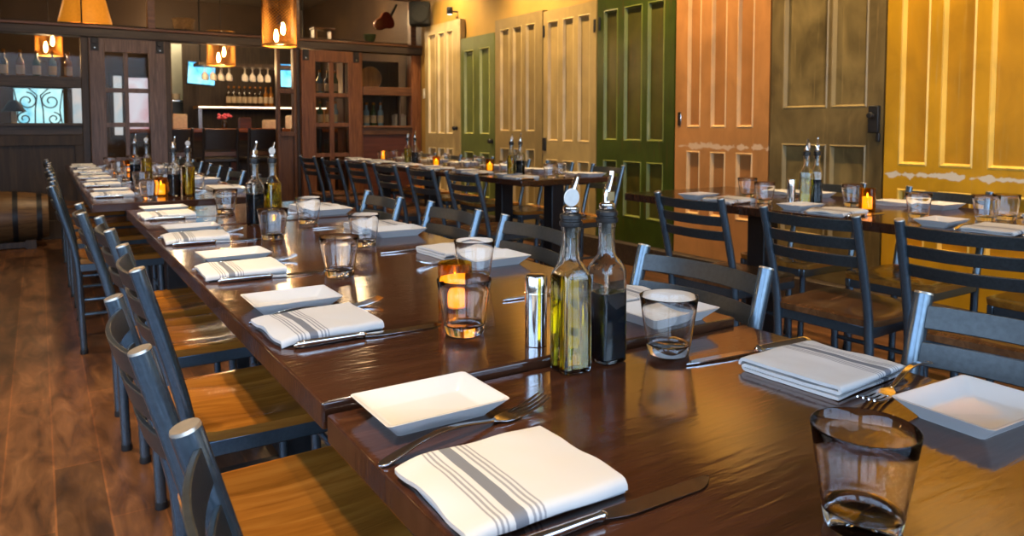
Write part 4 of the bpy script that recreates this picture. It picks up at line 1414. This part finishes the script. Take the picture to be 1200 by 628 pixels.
def can(x, y, label):
    root = empty('ceiling_spot', (x, y, ZC))
    tag(root, label, 'ceiling light', 'ceiling spots')
    MB().lathe([(.055, -.001), (.055, -.10), (.047, -.10), (.045, -.04), (.001, -.035)], 20).build('housing', M['blackmetal'], root)
    MB().lathe([(.001, -.05), (.043, -.05), (.043, -.056), (.001, -.06)], 16).build('lens', M['stripwhite'], root)


for k, (y, e) in enumerate([(.9, 55), (2.0, 70), (3.55, 70), (4.5, 36), (5.7, 85), (7.3, 62)]):
    can(3.42, y, 'black ceiling spot washing the painted doors, %s from the street end' % ordn(k))
    spot('wall_wash', (3.42, y, ZC - .11), (3.97, y + .05, 1.75), e * 1.55, (1, .70, .34), 105, .9)
for k, y in enumerate([.75, 2.1, 3.6, 5.2, 6.9]):
    can(.66, y, 'black ceiling spot above the long dining row, %s from the street end' % ordn(k))
    spot('table_spot', (.66, y, ZC - .11), (.62, y + .1, .75), [30, 40, 60, 66, 60][k], [(1, .9, .78), (1, .86, .68), (1, .78, .52), (1, .74, .45), (1, .74, .45)][k], 80, .9)
for k, y in enumerate([1.5, 4.6, 6.3]):
    can(2.5, y, 'black ceiling spot above the wall tables, %s from the street end' % ordn(k))
    spot('wall_table_spot', (2.5, y, ZC - .11), (2.75, y, .75), 45, (1, .72, .42), 80, .9)
for k, y in enumerate([1.6, 4.2]):
    can(-.7, y, 'black ceiling spot above the left aisle, %s from the street end' % ordn(k))
    spot('aisle_spot', (-.7, y, ZC - .11), (-.1, y + .2, 0), 75, (1, .70, .40), 90, .9)
for k, x in enumerate([.75, 3.0]):  # spots added to throw warm light on the partition
    can(x, 6.6, 'added black ceiling spot brightening the back partition, %s from the left' % ordn(k))
    spot('partition_fill', (x, 6.6, ZC - .11), (x, 8.35, 1.3), 38, (1, .68, .36), 95, .9)
for k, y in enumerate([.6, 1.9, 3.2]):
    can(-.45, y, 'black ceiling spot above the left chairs, %s from the street end' % ordn(k))
    spot('seat_spot', (-.45, y, ZC - .11), (.06, y + .05, .45), 120, (1, .70, .34), 33, .8)
# back room: fill lights without fittings, added to brighten bar and clerestory
for x, y, e in ((2.0, 11.0, 20), (.0, 10.2, 7), (3.4, 9.4, 14), (1.7, 12.0, 16), (3.3, 8.62, 9), (.6, 8.75, 5)):
    ld = bpy.data.lights.new('bar_fill', 'POINT')
    ld.energy = e
    ld.color = (1, .72, .42)
    ld.shadow_soft_size = .08
    o = bpy.data.objects.new('bar_fill', ld)
    COL.objects.link(o)
    o.location = (x, y, 2.55)
# daylight through the street windows
pt = bpy.data.lights.new('window_portal', 'AREA')
pt.shape = 'RECTANGLE'
pt.size, pt.size_y = XR - XL, 2.3
pt.cycles.is_portal = True
po = bpy.data.objects.new('window_portal', pt)
COL.objects.link(po)
po.location = ((XL + XR) / 2, YF - .02, 1.6)
po.rotation_euler = (PI / 2, 0, 0)

pt2 = pt.copy()
pt2.size, pt2.size_y = 5.0, 2.1
pt2.cycles.is_portal = True
po2 = bpy.data.objects.new('window_portal_side', pt2)
COL.objects.link(po2)
po2.location = (XL - .02, -.1, 1.65)
po2.rotation_euler = (PI / 2, 0, -PI / 2)
wd_ = bpy.data.worlds.new('sky')
S.world = wd_
wd_.use_nodes = True
nt = wd_.node_tree
bg = nt.nodes['Background']
tc = N(nt, 'ShaderNodeTexCoord')
sx = N(nt, 'ShaderNodeSeparateXYZ')
nt.links.new(tc.outputs['Generated'], sx.inputs[0])
r = ramp(nt, sx.outputs['Z'], [(0.0, (.30, .34, .38)), (.08, (.55, .72, .92)), (.6, (.38, .62, 1.0))])
nt.links.new(r.outputs[0], bg.inputs['Color'])
bg.inputs['Strength'].default_value = 4.2

S.view_settings.view_transform = 'Standard'
S.view_settings.look = 'None'
S.view_settings.gamma = 1
S.view_settings.use_curve_mapping = False
S.view_settings.exposure = 0.92
S.cycles.use_denoising = True
S.cycles.max_bounces = 12
S.cycles.transmission_bounces = 12
S.cycles.transparent_max_bounces = 24
S.cycles.sample_clamp_indirect = 6
S.cycles.caustics_reflective = False
S.cycles.caustics_refractive = True
